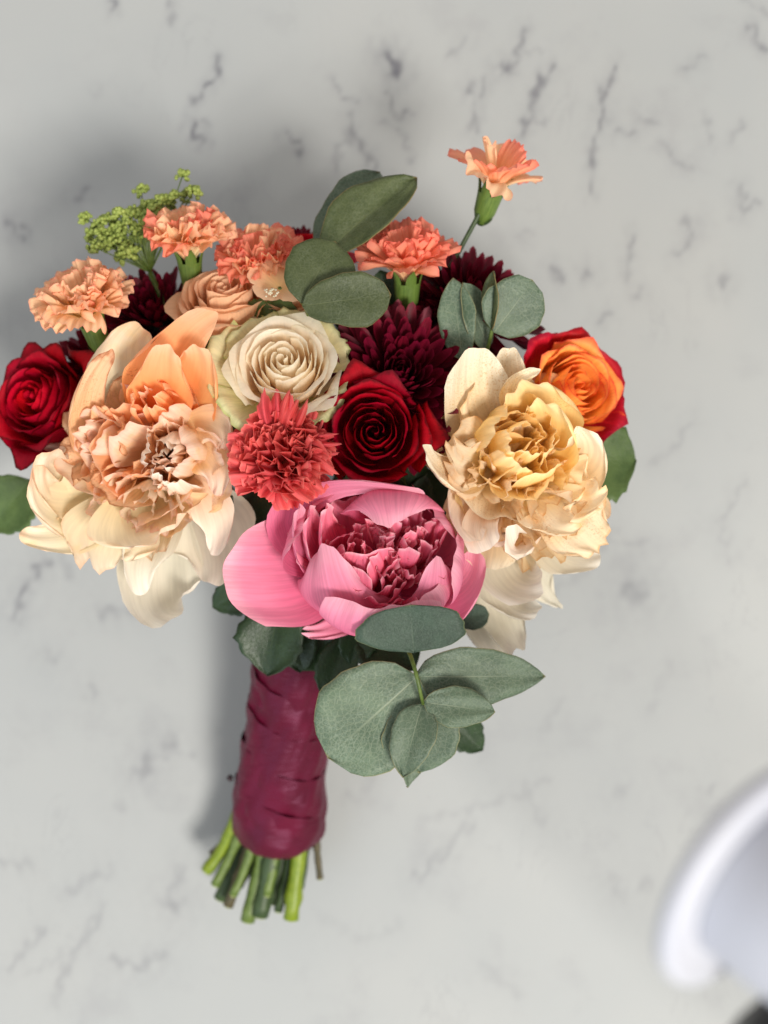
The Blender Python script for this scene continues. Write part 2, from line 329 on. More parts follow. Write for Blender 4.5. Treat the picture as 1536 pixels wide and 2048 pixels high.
# veins as they lie in the stone, given by the pixel where each shows: (points, half width px, strength)
VEINS = [([(222, 0), (226, 22)], 6, .8), ([(345, 0), (340, 55)], 5, .35), ([(436, 118), (428, 160), (404, 190), (388, 206)], 6, .75), ([(380, 190), (392, 212)], 4, .4),
  ([(384, 245), (392, 268), (404, 285)], 8, .9), ([(404, 240), (414, 250)], 5, .4), ([(575, 270), (592, 290), (604, 308)], 7, .55), ([(190, 180), (192, 184)], 6, .4),
  ([(664, 160), (680, 188), (705, 205), (725, 195)], 5, .4), ([(775, 110), (788, 128), (794, 150)], 14, .95), ([(776, 185), (782, 215), (800, 235), (825, 222)], 8, .5),
  ([(700, 230), (700, 268), (735, 300), (745, 345)], 9, .5), ([(700, 250), (680, 290), (668, 340)], 9, .35), ([(760, 240), (800, 262), (825, 320)], 5, .3),
  ([(934, 165), (938, 185), (950, 215), (952, 262)], 8, .55), ([(975, 160), (968, 185)], 7, .6), ([(1048, 55), (1038, 90), (1034, 122), (1010, 135), (1000, 150)], 7, .6), ([(1002, 130), (1020, 140)], 11, .6), ([(1034, 100), (1085, 108)], 4, .3),
  ([(1098, 140), (1085, 165), (1070, 190), (1062, 235), (1040, 285)], 9, .65), ([(1062, 225), (1085, 245)], 5, .4), ([(930, 80), (905, 110)], 8, .3),
  ([(1232, 125), (1222, 155), (1205, 190), (1202, 235), (1188, 285), (1180, 390)], 7, .6), ([(1204, 220), (1212, 235)], 11, .7), ([(1232, 262), (1266, 265)], 9, .5), ([(1280, 240), (1306, 245)], 10, .5), ([(1320, 280), (1350, 325), (1380, 332)], 7, .35),
  ([(1405, 115), (1370, 140)], 8, .45), ([(1505, 50), (1520, 92), (1536, 105)], 8, .5), ([(1490, 0), (1536, 30)], 7, .3), ([(1410, 230), (1420, 290)], 6, .25), ([(1485, 250), (1462, 280)], 6, .3),
  ([(1480, 370), (1482, 430), (1512, 405)], 8, .45), ([(1372, 440), (1388, 475), (1350, 515)], 8, .35), ([(1262, 470), (1255, 560)], 8, .4), ([(1105, 540), (1120, 560)], 12, .45), ([(1172, 545), (1176, 550)], 11, .5), ([(1275, 585), (1280, 590)], 12, .4), ([(1443, 560), (1447, 570)], 13, .5), ([(1215, 625), (1198, 645)], 9, .4), ([(1030, 470), (1060, 465)], 6, .2),
  ([(20, 440), (32, 470), (48, 480)], 8, .55), ([(45, 455), (56, 465)], 7, .4), ([(150, 395), (180, 385)], 12, .4), ([(100, 560), (120, 610)], 10, .2),
  ([(92, 1120), (70, 1150), (40, 1190), (30, 1235)], 9, .75), ([(120, 1120), (140, 1150)], 12, .3), ([(200, 1225), (290, 1225)], 10, .45), ([(95, 1310), (100, 1316)], 12, .35), ([(180, 1380), (184, 1388)], 11, .35),
  ([(345, 1480), (310, 1515), (270, 1550)], 13, .5), ([(310, 1500), (385, 1510)], 9, .3), ([(235, 1610), (240, 1612)], 11, .3), ([(210, 1740), (130, 1790)], 12, .3), ([(365, 1735), (340, 1810)], 10, .35), ([(340, 1800), (350, 1812)], 16, .5),
  ([(20, 1940), (60, 1890), (85, 1860)], 8, .35), ([(205, 1810), (180, 1860), (140, 1920), (110, 2000)], 8, .35), ([(230, 1920), (280, 1935), (320, 1910)], 11, .4), ([(0, 1725), (60, 1730)], 9, .3), ([(60, 1945), (140, 1900)], 7, .2),
  ([(1210, 960), (1240, 985)], 10, .3), ([(1260, 1180), (1275, 1186)], 20, .55), ([(1385, 850), (1340, 900), (1300, 930)], 10, .2), ([(1230, 1060), (1200, 1090), (1290, 1080)], 10, .2), ([(1490, 960), (1440, 1050), (1460, 1120)], 9, .22),
  ([(1100, 1180), (1180, 1140)], 10, .2), ([(850, 1640), (1010, 1600), (1090, 1560)], 9, .22), ([(1060, 1590), (1085, 1640)], 12, .25), ([(900, 1700), (830, 1760)], 10, .35), ([(870, 1720), (940, 1650)], 9, .3), ([(700, 1600), (745, 1560)], 10, .25), ([(640, 1830), (720, 1880), (800, 1850)], 10, .15),
  ([(1250, 1580), (1230, 1590)], 16, .25), ([(1420, 1580), (1415, 1586)], 14, .35), ([(1290, 1770), (1295, 1778)], 14, .3), ([(1230, 1760), (1235, 1790)], 14, .25), ([(960, 1930), (1040, 1990)], 12, .2), ([(1120, 1400), (1090, 1450)], 10, .2), ([(1340, 1320), (1300, 1420)], 9, .18)]
nx, ny = 330, 420
xs = np.linspace(-.36, .36, nx); ys = np.linspace(-.46, .46, ny); Y, X = np.meshgrid(ys, xs, indexing='ij')
rs = np.random.RandomState(4)
def smooth_noise(X, Y, f, n, rs):
    s = np.zeros_like(X)
    for k in range(n):
        a = rs.uniform(0, 6.28); q = f*rs.uniform(.5, 1.6)
        s += np.sin(q*(X*math.cos(a)+Y*math.sin(a))+rs.uniform(0, 6.28))
    return s/math.sqrt(n)
WX = X + .0022*smooth_noise(X, Y, 420, 8, rs); WY = Y + .0022*smooth_noise(X, Y, 420, 8, rs)
brk = np.clip(.95+.35*smooth_noise(X, Y, 500, 10, rs), .1, 1.2)
vein = np.zeros_like(X)
for pts, hw, st in VEINS:
    low = pts[0][1] > 1060
    pts = [((x-768)*CAMZ/K, (1024-y)*CAMZ/K) for x, y in pts]; hw = hw*CAMZ/K*(1.3 if low else .8); st *= .7 if low else 1.0
    for a, b in zip(pts[:-1], pts[1:]):
        d, t = seg_dist(WX, WY, a, b); vein = np.maximum(vein, st*np.exp(-(d/hw)**2))
        vein = np.maximum(vein, .28*st*np.exp(-(d/(hw*3.2))**2))
vein *= brk
BX0, BX1, BY0, BY1 = -1.5, 1.5, -1.5, 1.5
V = np.stack([X, Y, np.zeros_like(X)], -1).reshape(-1, 3).tolist(); F = gridF(nx, ny)
n0 = len(V)
V += [(BX0, BY0, 0), (BX1, BY0, 0), (BX1, BY1, 0), (BX0, BY1, 0), (BX0, BY0, -.03), (BX1, BY0, -.03), (BX1, BY1, -.03), (BX0, BY1, -.03)]
c00, c10, c11, c01 = 0, nx-1, nx*ny-1, nx*(ny-1)
F += [tuple([n0, n0+1]+list(range(c10, c00-1, -1))), tuple([n0+1, n0+2]+list(range(c11, c10-1, -nx))), tuple([n0+2, n0+3]+list(range(c01, c11+1))), tuple([n0+3, n0]+list(range(c00, c01+1, nx)))]
F += [(n0, n0+4, n0+5, n0+1), (n0+1, n0+5, n0+6, n0+2), (n0+2, n0+6, n0+7, n0+3), (n0+3, n0+7, n0+4, n0), (n0+7, n0+6, n0+5, n0+4)]
T = NT('veined_marble'); tc = T.n('ShaderNodeTexCoord'); obj = tc.outputs['Object']
at = T.n('ShaderNodeAttribute', attribute_name='vein'); va = at.outputs['Fac']
base = T.ramp(T.noise(obj, 5, 3, .55), [(.3, (.310, .324, .328, 1)), (.7, (.340, .348, .345, 1))])
cl = T.noise(obj, 16, 5, .6)
base = T.mix(T.math('MULTIPLY', T.rng(cl, .52, .75), .35), base, (.24, .243, .255, 1))
fv = T.math('MULTIPLY', va, T.rng(T.noise(obj, 130, 4, .65), .2, .5, .55, 1.15), clamp=True)
mp = T.n('ShaderNodeMapping'); mp.inputs['Rotation'].default_value = (0, 0, .6); mp.inputs['Scale'].default_value = (1, .45, 1); T.l(obj, mp.inputs[0])
nn = T.noise(mp.outputs[0], 26, 6, .62, 1.2); ln = T.rng(T.math('ABSOLUTE', T.math('SUBTRACT', nn, .5)), 0, .022, 1, 0)
gate = T.rng(T.noise(obj, 11, 3), .5, .68)
fv = T.math('MAXIMUM', fv, T.math('MULTIPLY', T.math('MULTIPLY', ln, gate), .12))
col = T.mix(T.math('MULTIPLY', fv, .85, clamp=True), base, (.095, .095, .115, 1))
b = T.n('ShaderNodeBsdfPrincipled'); T.l(col, b.inputs['Base Color']); b.inputs['Roughness'].default_value = .5; b.inputs['Specular IOR Level'].default_value = .18
oo = T.n('ShaderNodeOutputMaterial'); T.l(b.outputs[0], oo.inputs[0]); M['marble'] = T.m
ct = mesh('countertop', V, F, M['marble'], smooth=False); tag(ct, 'pale grey veined marble countertop', kind='structure')
a_ = ct.data.attributes.new('vein', 'FLOAT', 'POINT'); arr = np.zeros(len(V), np.float32); arr[:n0] = vein.ravel(); a_.data.foreach_set('value', arr)

# ------------------------------------------------------------------ flower builders
NODE = P(600, 1240, .095)
R3 = random.Random(11)
def stem_to_node(parent, base_w, mat, r=.0022):
    """stem from the flower's base down to where the stems are bound"""
    inv = parent.matrix_world.inverted(); f = parent.matrix_world.to_3x3() @ Vector((0, 0, 1))
    a = Vector(base_w); nd = NODE + Vector((R3.uniform(-.012, .012), R3.uniform(-.01, .01), R3.uniform(-.012, .012)))
    pts = curve(a, a - f*.03, nd + Vector((0, .05, .02)), nd, 10)
    V, F, uv = tube([inv @ q for q in pts], r, 7); return mesh('stem', V, F, mat, parent, uv)

def flower(name, label, cat, group, px, py, z, f, h, roll=0.0, stem='stem', sr=.0022):
    """px, py, z = middle of the bloom; h = how far its base lies behind that"""
    c = P(px, py, z); fv = Vector(f).normalized(); base = c - fv*h
    e = empty(name, frame(base, fv, roll), label, cat, group)
    bpy.context.view_layer.update()
    if stem: stem_to_node(e, base, M[stem], sr)
    return e

def sepals(par, n=5, L=.02, w=.008, r=.006, mat='leaf_mid', down=.6):
    for k in range(n):
        petal('sepal', M[mat], par, [(r*.6, -.001), (r+L*.4, .002), (r+L*.8, -L*down*.3), (r+L, -L*down)], k*2*math.pi/n+.3, w, tr=.1, cup=.4, basew=.6, vm=.4, narrow=.9, seed=k, nu=5, nv=7)

def hip(par, r, h, mat='leaf_mid'):
    V, F = lathe([(0.0005, -h), (r*.5, -h*.95), (r, -h*.45), (r*.95, 0), (r*1.1, .002)], 12); mesh('receptacle', V, F, M[mat], par)

def rose(e, R, H, N=32, mats=('red', 'red', 'red'), seed=1, point=.06, open_=1.0, start=0.0, tightness=.9, outer=None, centre_drop=.1, ang=None):
    rs = np.random.RandomState(seed)
    hip(e, R*.22, R*.35); sepals(e, 5, R*.8, R*.28, R*.2)
    for i in range(N):
        t = (i+.5)/N
        rho = R*(.035+.965*t**tightness)
        Zr = H*(1 - .42*t**2.2*open_ - centre_drop*(1-t)**3) + rs.uniform(-.02, .02)*H
        rb = R*(.04+.22*t)
        fl = float(sst(.12, 1.0, np.array(t)))*open_; rho *= rs.uniform(.95, 1.05)
        prof = [(rb, 0), (rho*(1.22-.25*fl), .12*H), (rho*(1.10-.18*fl), .60*Zr), (rho*(1.0-.24*fl), Zr*.93), (rho*(.93+.10*fl)+R*.05*fl, Zr*(1.0+.05*fl))]
        w = (1.25 - .45*t)*rs.uniform(.9, 1.1) if ang is None else ang[0]+(ang[1]-ang[0])*t
        mat = mats[0] if t < .35 else (mats[1] if t < .78 else mats[2])
        petal('petal', M[mat], e, prof, start+i*2.39996+rs.uniform(-.4, .4), w, 'wrap', basew=.45, wp=.7, vm=.6, tr=.16+.10*t, p=2.4,
              point=point*(.4+t), ruf=.006+.016*t, rf=2.0, crump=.012+.02*t, spiral=R*.045*(1-.3*t), ecurl=.0 if t < .4 else .06*(t-.4)*2, tipcurl=.05*float(fl)*open_, seed=seed*100+i, nu=13, nv=10)
    return rs

def chrys(e, R, H, N=120, mat='mum', seed=1, incurve=.5):
    rs = np.random.RandomState(seed)
    hip(e, R*.3, R*.25, 'leaf')
    for i in range(N):
        t = (i+.5)/N
        el = .08 + 1.75*t**.85           # angle from the axis
        L = R*(.34+.62*t**.6)*rs.uniform(.92, 1.08); rb = R*(.02+.22*math.sqrt(t))
        zb = H*(.55-.35*t)
        d = lambda a: (math.sin(a), math.cos(a))
        p0 = np.array([rb, zb]); p1 = p0+L*.38*np.array(d(el+.15)); p2 = p1+L*.34*np.array(d(el-.05)); p3 = p2+L*.30*np.array(d(el-incurve*(1.25-.5*t)))
        petal('petal', M[mat], e, [p0, p1, p2, p3], i*2.39996+rs.uniform(-.2, .2), R*(.15+.07*t), cup=1.25, cuptip=.7, basew=.45, vm=.7, wp=1, tr=.28, p=2.2,
              seed=seed*200+i, nu=5, nv=7, crump=.02, twist=rs.uniform(-.35, .35))

def carnation(e, R, N=26, mats=('carn', 'carn'), seed=1, spread=1.5, teeth=.13, zc=0.0, Lmul=1.0, inner=.2, ruf=.07, ws=1.1, drop=0.0, jit=.14, rfr=(2.2, 3.6)):
    rs = np.random.RandomState(seed)
    for i in range(N):
        t = (i+.5)/N
        el = inner + (spread-inner)*t**.9 + rs.uniform(-jit, jit)
        L = R*(1.0+.08*t)*Lmul*rs.uniform(.9, 1.1)
        d = lambda a: np.array((math.sin(a), math.cos(a)))
        p0 = np.array([.0015+R*.06*t, zc-.006]); p1 = p0+L*.42*d(el*.35); p2 = p1+L*.34*d(el*.9); p3 = p2+L*.34*d(el*1.25+drop*t)
        petal('petal', M[mats[i % len(mats)]], e, [p0, p1, p2, p3], i*2.39996+rs.uniform(-.3, .3), L*rs.uniform(.85, 1.05)*ws, cup=.5, cuptip=rs.uniform(-.3, .5), basew=.12, wp=1.25, vm=.95,
              tr=.14, p=3.2, teeth=teeth*.7, nt=14, ruf=ruf*rs.uniform(.7, 1.3), rf=rs.uniform(*rfr), crump=.06, seed=seed*300+i, nu=33, nv=13, twist=rs.uniform(-.5, .5))

def calyx(e, r=.0062, L=.026):
    prof = [(.0014, -L), (r*.5, -L*.96), (r*.82, -L*.7), (r*.92, -L*.4), (r*.98, -.006)]
    V, F = lathe(prof, 20); uv = [(k % 20/20, k//20/4) for k in range(len(V))]; mesh('calyx', V, F, M['calyx'], e, uv)
    for k in range(5):
        petal('calyx_tooth', M['calyx'], e, [(r*.96, -.008), (r*1.05, -.003), (r*1.2, .001), (r*1.5, .004)], k*2*math.pi/5, .0075, cup=.8, basew=.95, vm=.3, narrow=.85, tr=.0, seed=k, nu=5, nv=6)
    for k in range(4):
        petal('bract', M['stem_dk'], e, [(.0016, -L-.001), (r*.6, -L*.95), (r*.85, -L*.85), (r*.95, -L*.72)], k*math.pi/2+.4, .006, cup=.9, basew=.8, vm=.3, narrow=.9, tr=0, seed=k, nu=5, nv=5)

def leafblade(parent, mat, base, tip, width, nhint=(0, 0, 1), bend=.0, fold=.25, tipn=.9, wmax=.45, seed=0, wave=.03, basep=.5, name='leaf', teeth=0, nu=13, nv=17, pw=.55, label=None, curl=0, petiole=True):
    """a leaf from world point base to world point tip, facing nhint; bend bows it away from nhint"""
    rs = np.random.RandomState(seed+5)
    base, tip = Vector(base), Vector(tip); d = tip-base; L = d.length; y = d.normalized(); n = Vector(nhint).normalized()
    n = (n - y*n.dot(y)).normalized(); x = y.cross(n)
    v1 = np.linspace(0, 1, nv); u1 = np.linspace(-1, 1, nu); v, u = np.meshgrid(v1, u1, indexing='ij')
    a = np.where(v < wmax, v/wmax*.5, .5+(v-wmax)/(1-wmax)*.5)
    ww = np.where(v < wmax, np.sin(math.pi*a)**basep, np.sin(math.pi*a)**tipn)
    if teeth: ww = ww*(1+teeth*np.sin(v*38+rs.uniform(0, 6)))
    ww = ww*(1+.04*np.sin(v*9+rs.uniform(0, 6)) + np.where(u > 0, 1, -1)*.05*np.sin(v*6+rs.uniform(0, 6)) + .02*np.sin(v*27+rs.uniform(0, 6)))
    xx = u*ww*width/2
    zz = bend*L*4*v*(1-v) + fold*np.abs(xx)*(1) + wave*L*wob(rs, u, v, 5, 2.5, 3)*(.3+np.abs(u)) - curl*L*v**3
    yy = v*L
    inv = parent.matrix_world.inverted() if parent is not None else Matrix.Identity(4)
    Vv = [inv @ (base + x*float(X_) + y*float(Y_) + n*float(Z_)) for X_, Y_, Z_ in zip(xx.ravel(), yy.ravel(), zz.ravel())]
    uv = np.stack([(u+1)/2, v], -1).reshape(-1, 2)
    # thin blade with two faces
    o = mesh(name, Vv, gridF(nu, nv), mat, parent, uv)
    s = o.modifiers.new('thick', 'SOLIDIFY'); s.thickness = .0005; s.offset = 0
    if label: o['label'] = label
    return o

def wp(parent, prof_world, mat, w, **kw):
    pass

def sheet(parent, mat, pts, width, nhint, name='petal', cup=.5, basew=.4, tipw=.6, vm=.6, tr=.3, p=2.5, ruf=.02, rf=3, crump=.02, seed=0, nu=17, nv=15, teeth=0, nt=7, notch=0, ecurl=0, label=None, tipcurl=0):
    """a big petal laid along world control points pts (base..tip), inner side towards nhint"""
    rs = np.random.RandomState(seed*3+1)
    u1 = np.linspace(-1, 1, nu); v1 = np.linspace(0, 1, nv); v, u = np.meshgrid(v1, u1, indexing='ij')
    tn = np.interp(u1, np.linspace(-1, 1, nt*2+1), rs.uniform(-1, 0, nt*2+1)*np.tile([1, .1], nt+1)[:nt*2+1])
    lf = 1 - tr*np.abs(u)**p - notch*np.exp(-((u-.1)/.15)**2) + teeth*tn[None, :]
    vv = np.clip(v*lf, 0, 1)
    C = [list(q) for q in pts]; pos = bez(C, vv); pos2 = bez(C, vv+.01); T_ = pos2-pos; T_ /= np.linalg.norm(T_, axis=-1, keepdims=True)+1e-12
    nh = np.array(Vector(nhint).normalized()); N_ = nh - (T_*nh).sum(-1, keepdims=True)*T_; N_ /= np.linalg.norm(N_, axis=-1, keepdims=True)+1e-12
    B = np.cross(T_, N_)
    L = float(np.linalg.norm(np.diff(bez(C, np.linspace(0, 1, 20)), axis=0), axis=1).sum())
    ws = basew + (1-basew)*np.sin(math.pi/2*np.clip(v/vm, 0, 1)); ws = ws*(1-(1-tipw)*sst(vm, 1, v)) if tipw < 1 else ws
    h = width*ws/2; t = h*np.sin(cup*u)/cup; lift = h*(1-np.cos(cup*u))/cup
    edge = np.clip(.2*v+.9*np.abs(u)**2*v+.7*v**3, 0, 1)
    lift = lift + ruf*L*edge*np.sin(rf*math.pi*u+rs.uniform(0, 6.28)) + crump*L*wob(rs, u, v, 5, 2.6, 2.4)*sst(0, .3, v) - ecurl*L*np.abs(u)**4*v - tipcurl*L*sst(.7, 1, v)**2
    pos = pos + B*t[..., None] + N_*lift[..., None]
    inv = np.array(parent.matrix_world.inverted()); pos = pos.reshape(-1, 3) @ inv[:3, :3].T + inv[:3, 3]
    uv = np.stack([(u+1)/2, v], -1).reshape(-1, 2)
    o = mesh(name, pos, gridF(nu, nv), M[mat] if isinstance(mat, str) else mat, parent, uv)
    if label: o['label'] = label
    return o

# ------------------------------------------------------------------ roses
e = flower('rose', 'cream ivory rose with tight spiral petals, above the coral carnation', 'rose', 'roses in the bouquet', 566, 716, .205, (0, .34, .94), .030)
rose(e, .0325, .034, 27, ('cream', 'cream', 'cream'), seed=3, point=.05, open_=1.0, tightness=.9, ang=(1.3, .72))
for k, (a, L) in enumerate([(2.95, .048), (2.3, .040), (1.35, .041), (.6, .040), (-.75, .040), (-2.3, .044)]):
    petal('outer_petal', M['cream_outer'], e, [(.008, 0), (L*.72, .004), (L*.84, .016), (L*.90, .020), (L*.97, .014)], a, .62, 'wrap', basew=.4, tr=.22, point=.03, ruf=.05, rf=3, crump=.03, seed=40+k, nu=15, ecurl=.06)

e = flower('rose', 'deep red velvet rose at the middle, right of the coral carnation', 'rose', 'roses in the bouquet', 748, 862, .205, (0, .05, 1), .030)
rose(e, .0335, .034, 28, ('red', 'red', 'red'), seed=5, point=.10, open_=.9, tightness=.85, ang=(1.3, .6))
e = flower('rose', 'deep red rose at the far left edge, partly cut off by the frame', 'rose', 'roses in the bouquet', 62, 795, .155, (-.42, .25, .87), .032)
rose(e, .0345, .038, 30, ('red_light', 'red', 'red'), seed=8, point=.14, open_=.9, tightness=.85, ang=(1.2, .7))
e = flower('rose', 'orange rose with crimson outer petals at the right edge of the bouquet', 'rose', 'roses in the bouquet', 1165, 770, .165, (.38, .18, .90), .032)
rose(e, .0285, .036, 26, ('bic', 'bic', 'bic'), seed=12, point=.10, open_=.75, tightness=.85)
for k in range(7):
    a = k*.9+.4
    petal('outer_petal', M['bic_outer'], e, [(.006, -.002), (.027, .0), (.032, .012), (.032, .022), (.037, .021)], a, .72, 'wrap', basew=.35, tr=.3, p=2, point=.14, ruf=.04, crump=.03, seed=70+k, nu=13, ecurl=.08)
e = flower('rose', 'pale peach rose seen from its side, behind the cream rose', 'rose', 'roses in the bouquet', 448, 590, .165, (-.05, .72, .69), .024)
rose(e, .0300, .034, 26, ('peachrose', 'peachrose', 'peachrose'), seed=16, point=.04, open_=1.0)
e = flower('rose', 'cream and blush rose half hidden behind the eucalyptus leaves', 'rose', 'roses in the bouquet', 570, 582, .160, (.05, .70, .7), .024)
rose(e, .0260, .030, 22, ('cream', 'peachrose', 'cream'), seed=19, point=.04, open_=1.0)
e = flower('rose', 'crimson rose peeking out at the top behind the eucalyptus', 'rose', 'roses in the bouquet', 612, 500, .140, (.0, .80, .6), .026)
rose(e, .0270, .032, 22, ('red_light', 'red_light', 'red_light'), seed=21, point=.12, open_=1.0)

# ------------------------------------------------------------------ chrysanthemums
G = 'burgundy chrysanthemums in the bouquet'
for lab, px, py, z, f, h, R, n, sd in [
    ('large burgundy chrysanthemum between the cream rose and the yellow peony', 800, 748, .178, (.08, .28, .95), .022, .048, 170, 1),
    ('burgundy chrysanthemum at the upper right under the tall carnation', 960, 585, .145, (.35, .62, .7), .02, .042, 120, 2),
    ('burgundy chrysanthemum between the two leftmost peach carnations', 300, 612, .140, (-.15, .6, .78), .02, .038, 110, 3),
    ('burgundy chrysanthemum tucked beside the left red rose', 190, 715, .140, (-.25, .35, .9), .02, .033, 90, 4),
    ('burgundy chrysanthemum in the shade right of the orange carnation', 862, 610, .145, (.1, .65, .75), .02, .034, 90, 5),
    ('burgundy chrysanthemum at the very top behind the crimson rose', 585, 470, .120, (-.1, .85, .5), .018, .026, 70, 6)]:
    e = flower('chrysanthemum', lab, 'chrysanthemum', G, px, py, z, f, h, stem='stem_dk')
    chrys(e, R, R*.55, n, seed=sd)

# ------------------------------------------------------------------ carnations
G = 'small peach carnations at the top of the bouquet'
e = flower('carnation', 'small peach carnation with red streaked edges, leftmost of the carnations', 'carnation', G, 165, 590, .175, (-.18, .80, .57), .012, stem='stem')
carnation(e, .030, 24, ('carn', 'carn'), seed=2, spread=1.45, ruf=.10); calyx(e, .0078, .027)
e = flower('carnation', 'small peach carnation in front of the green umbel', 'carnation', G, 372, 455, .165, (-.02, .84, .54), .014, stem='stem')
carnation(e, .028, 22, ('carn', 'carn', 'carn_or'), seed=5, spread=1.25, ruf=.11); calyx(e, .0076, .027)
e = flower('carnation', 'small peach carnation above the pale peach rose', 'carnation', G, 520, 498, .160, (0, .8, .6), .014, stem='stem')
carnation(e, .0275, 22, ('carn', 'carn_or', 'carn_or'), seed=9, spread=1.3, ruf=.11); calyx(e, .0076, .025)
e = flower('carnation', 'small orange carnation right of the top eucalyptus leaves', 'carnation', G, 815, 496, .170, (.0, .84, .54), .014, stem='stem')
carnation(e, .0300, 18, ('carn_or', 'carn_or'), seed=14, spread=1.45, inner=.1); calyx(e, .0082, .028)
e = flower('carnation', 'small salmon carnation standing highest on its own thin stem', 'carnation', G, 1000, 328, .160, (.26, .80, .54), .012, stem='stem_dk', sr=.0015)
carnation(e, .0300, 9, ('carn_or', 'carn'), seed=17, spread=1.75, inner=.3, ruf=.05); calyx(e, .0080, .026)
e = flower('carnation', 'large coral carnation with frilled petals at the centre left', 'carnation', None, 560, 900, .213, (-.12, .30, .95), .020, stem='stem')
carnation(e, .0300, 27, ('coral',), seed=29, spread=1.4, inner=.0, ruf=.13, teeth=.12, jit=.45, ws=1.2, rfr=(2.2, 3.6))
for k, (tx, ty, w_) in enumerate([(552, 790, .022), (592, 800, .018), (672, 890, .016), (648, 966, .032)]):
    b_ = P(560+(tx-560)*.12, 905+(ty-905)*.12, .196); t_ = P(tx, ty, .207+.005*math.sin(k*2.2)); m_ = b_.lerp(t_, .35)+Vector((0, 0, .016)); n_ = b_.lerp(t_, .75)+Vector((0, 0, .012))
    sheet(e, 'coral', [b_, m_, n_, t_], w_, (-(tx-560)/260, (ty-905)/260, 1), cup=.6, basew=.2, tipw=1, vm=.95, tr=.2, p=3, teeth=.12, nt=11, ruf=.12, rf=3, crump=.10, seed=210+k, nu=23, nv=13)

# ------------------------------------------------------------------ peonies
def tuft(e, N, H, mats, seed, wl=(.7, 1.1), spread=1.3, teeth=.03, ruf=.05, z0=.004, Lr=(.75, 1.0), incurve=.2, rb=(.001, .012), c=(0, 0), crump=.07, nu=15, narrow=.1, tr=.3, jit=.2, cups=(.6, 1.3), lean=(0, 0)):
    """the crumpled inner petals of a peony; c = where they sit in the flower (local x, y)"""
    rs = np.random.RandomState(seed)
    for i in range(N):
        t = (i+.5)/N; el = spread*t**.8 + rs.uniform(-jit, jit)
        L = H*rs.uniform(*Lr)
        d = lambda a: np.array((math.sin(a), math.cos(a)))
        p0 = np.array([rb[0]+(rb[1]-rb[0])*t, z0]); p1 = p0+L*.4*d(el*1.25); p2 = p1+L*.33*d(el*.85); p3 = p2+L*.3*d(el*.6-incurve+rs.uniform(-.35, .45))
        mm = mats(t, rs) if callable(mats) else mats[rs.randint(len(mats))]
        o = petal('petal', M[mm], e, [p0, p1, p2, p3], i*2.39996+rs.uniform(-.35, .35), L*rs.uniform(*wl), cup=rs.uniform(*cups), cuptip=rs.uniform(.2, 1.0), basew=.3, wp=1, vm=.8,
              tr=tr, p=2.2, teeth=teeth, nt=4, notch=rs.choice([0, .05, .13]), ruf=ruf*rs.uniform(.6, 1.3), rf=rs.uniform(1.2, 2.4), crump=crump, seed=seed*500+i, nu=nu, nv=13, twist=rs.uniform(-.35, .35), narrow=narrow)
        o.location = (c[0], c[1], 0)
        o.rotation_euler = (-lean[1], lean[0], 0)

def bud(e, N, R, H, mats, seed, c=(0, 0), lean=(0, 0), close=.5, w=(.9, .6), z0=.004, teeth=.02, ruf=.015, rmin=.25):
    """a ball or bowl of smooth cupped petals inside a peony"""
    rs = np.random.RandomState(seed)
    for i in range(N):
        t = (i+.5)/N; B = R*(rmin+(1-rmin)*t)*rs.uniform(.95, 1.05); rim = B*(1-close*(1-.4*t)); h = H*(1-.14*t)*rs.uniform(.9, 1.06)
        mm = mats(t, rs) if callable(mats) else mats[rs.randint(len(mats))]
        o = petal('petal', M[mm], e, [(B*.3, z0), (B*1.25, z0+h*.05), (B*1.2, z0+h*.6), (rim+(B-rim)*.4, z0+h*.98), (rim, z0+h)], i*2.39996+rs.uniform(-.3, .3), w[0]+(w[1]-w[0])*t, 'wrap',
                  basew=.35, vm=.6, tr=.25, p=2.3, notch=rs.choice([0, .04, .1]), teeth=teeth, nt=5, ruf=ruf*rs.uniform(.5, 1.5), rf=rs.uniform(1.2, 2.4), crump=.022, spiral=R*.06, ecurl=.02, seed=seed*700+i, nu=19, nv=15)
        o.location = (c[0], c[1], 0); o.rotation_euler = (-lean[1], lean[0], 0)

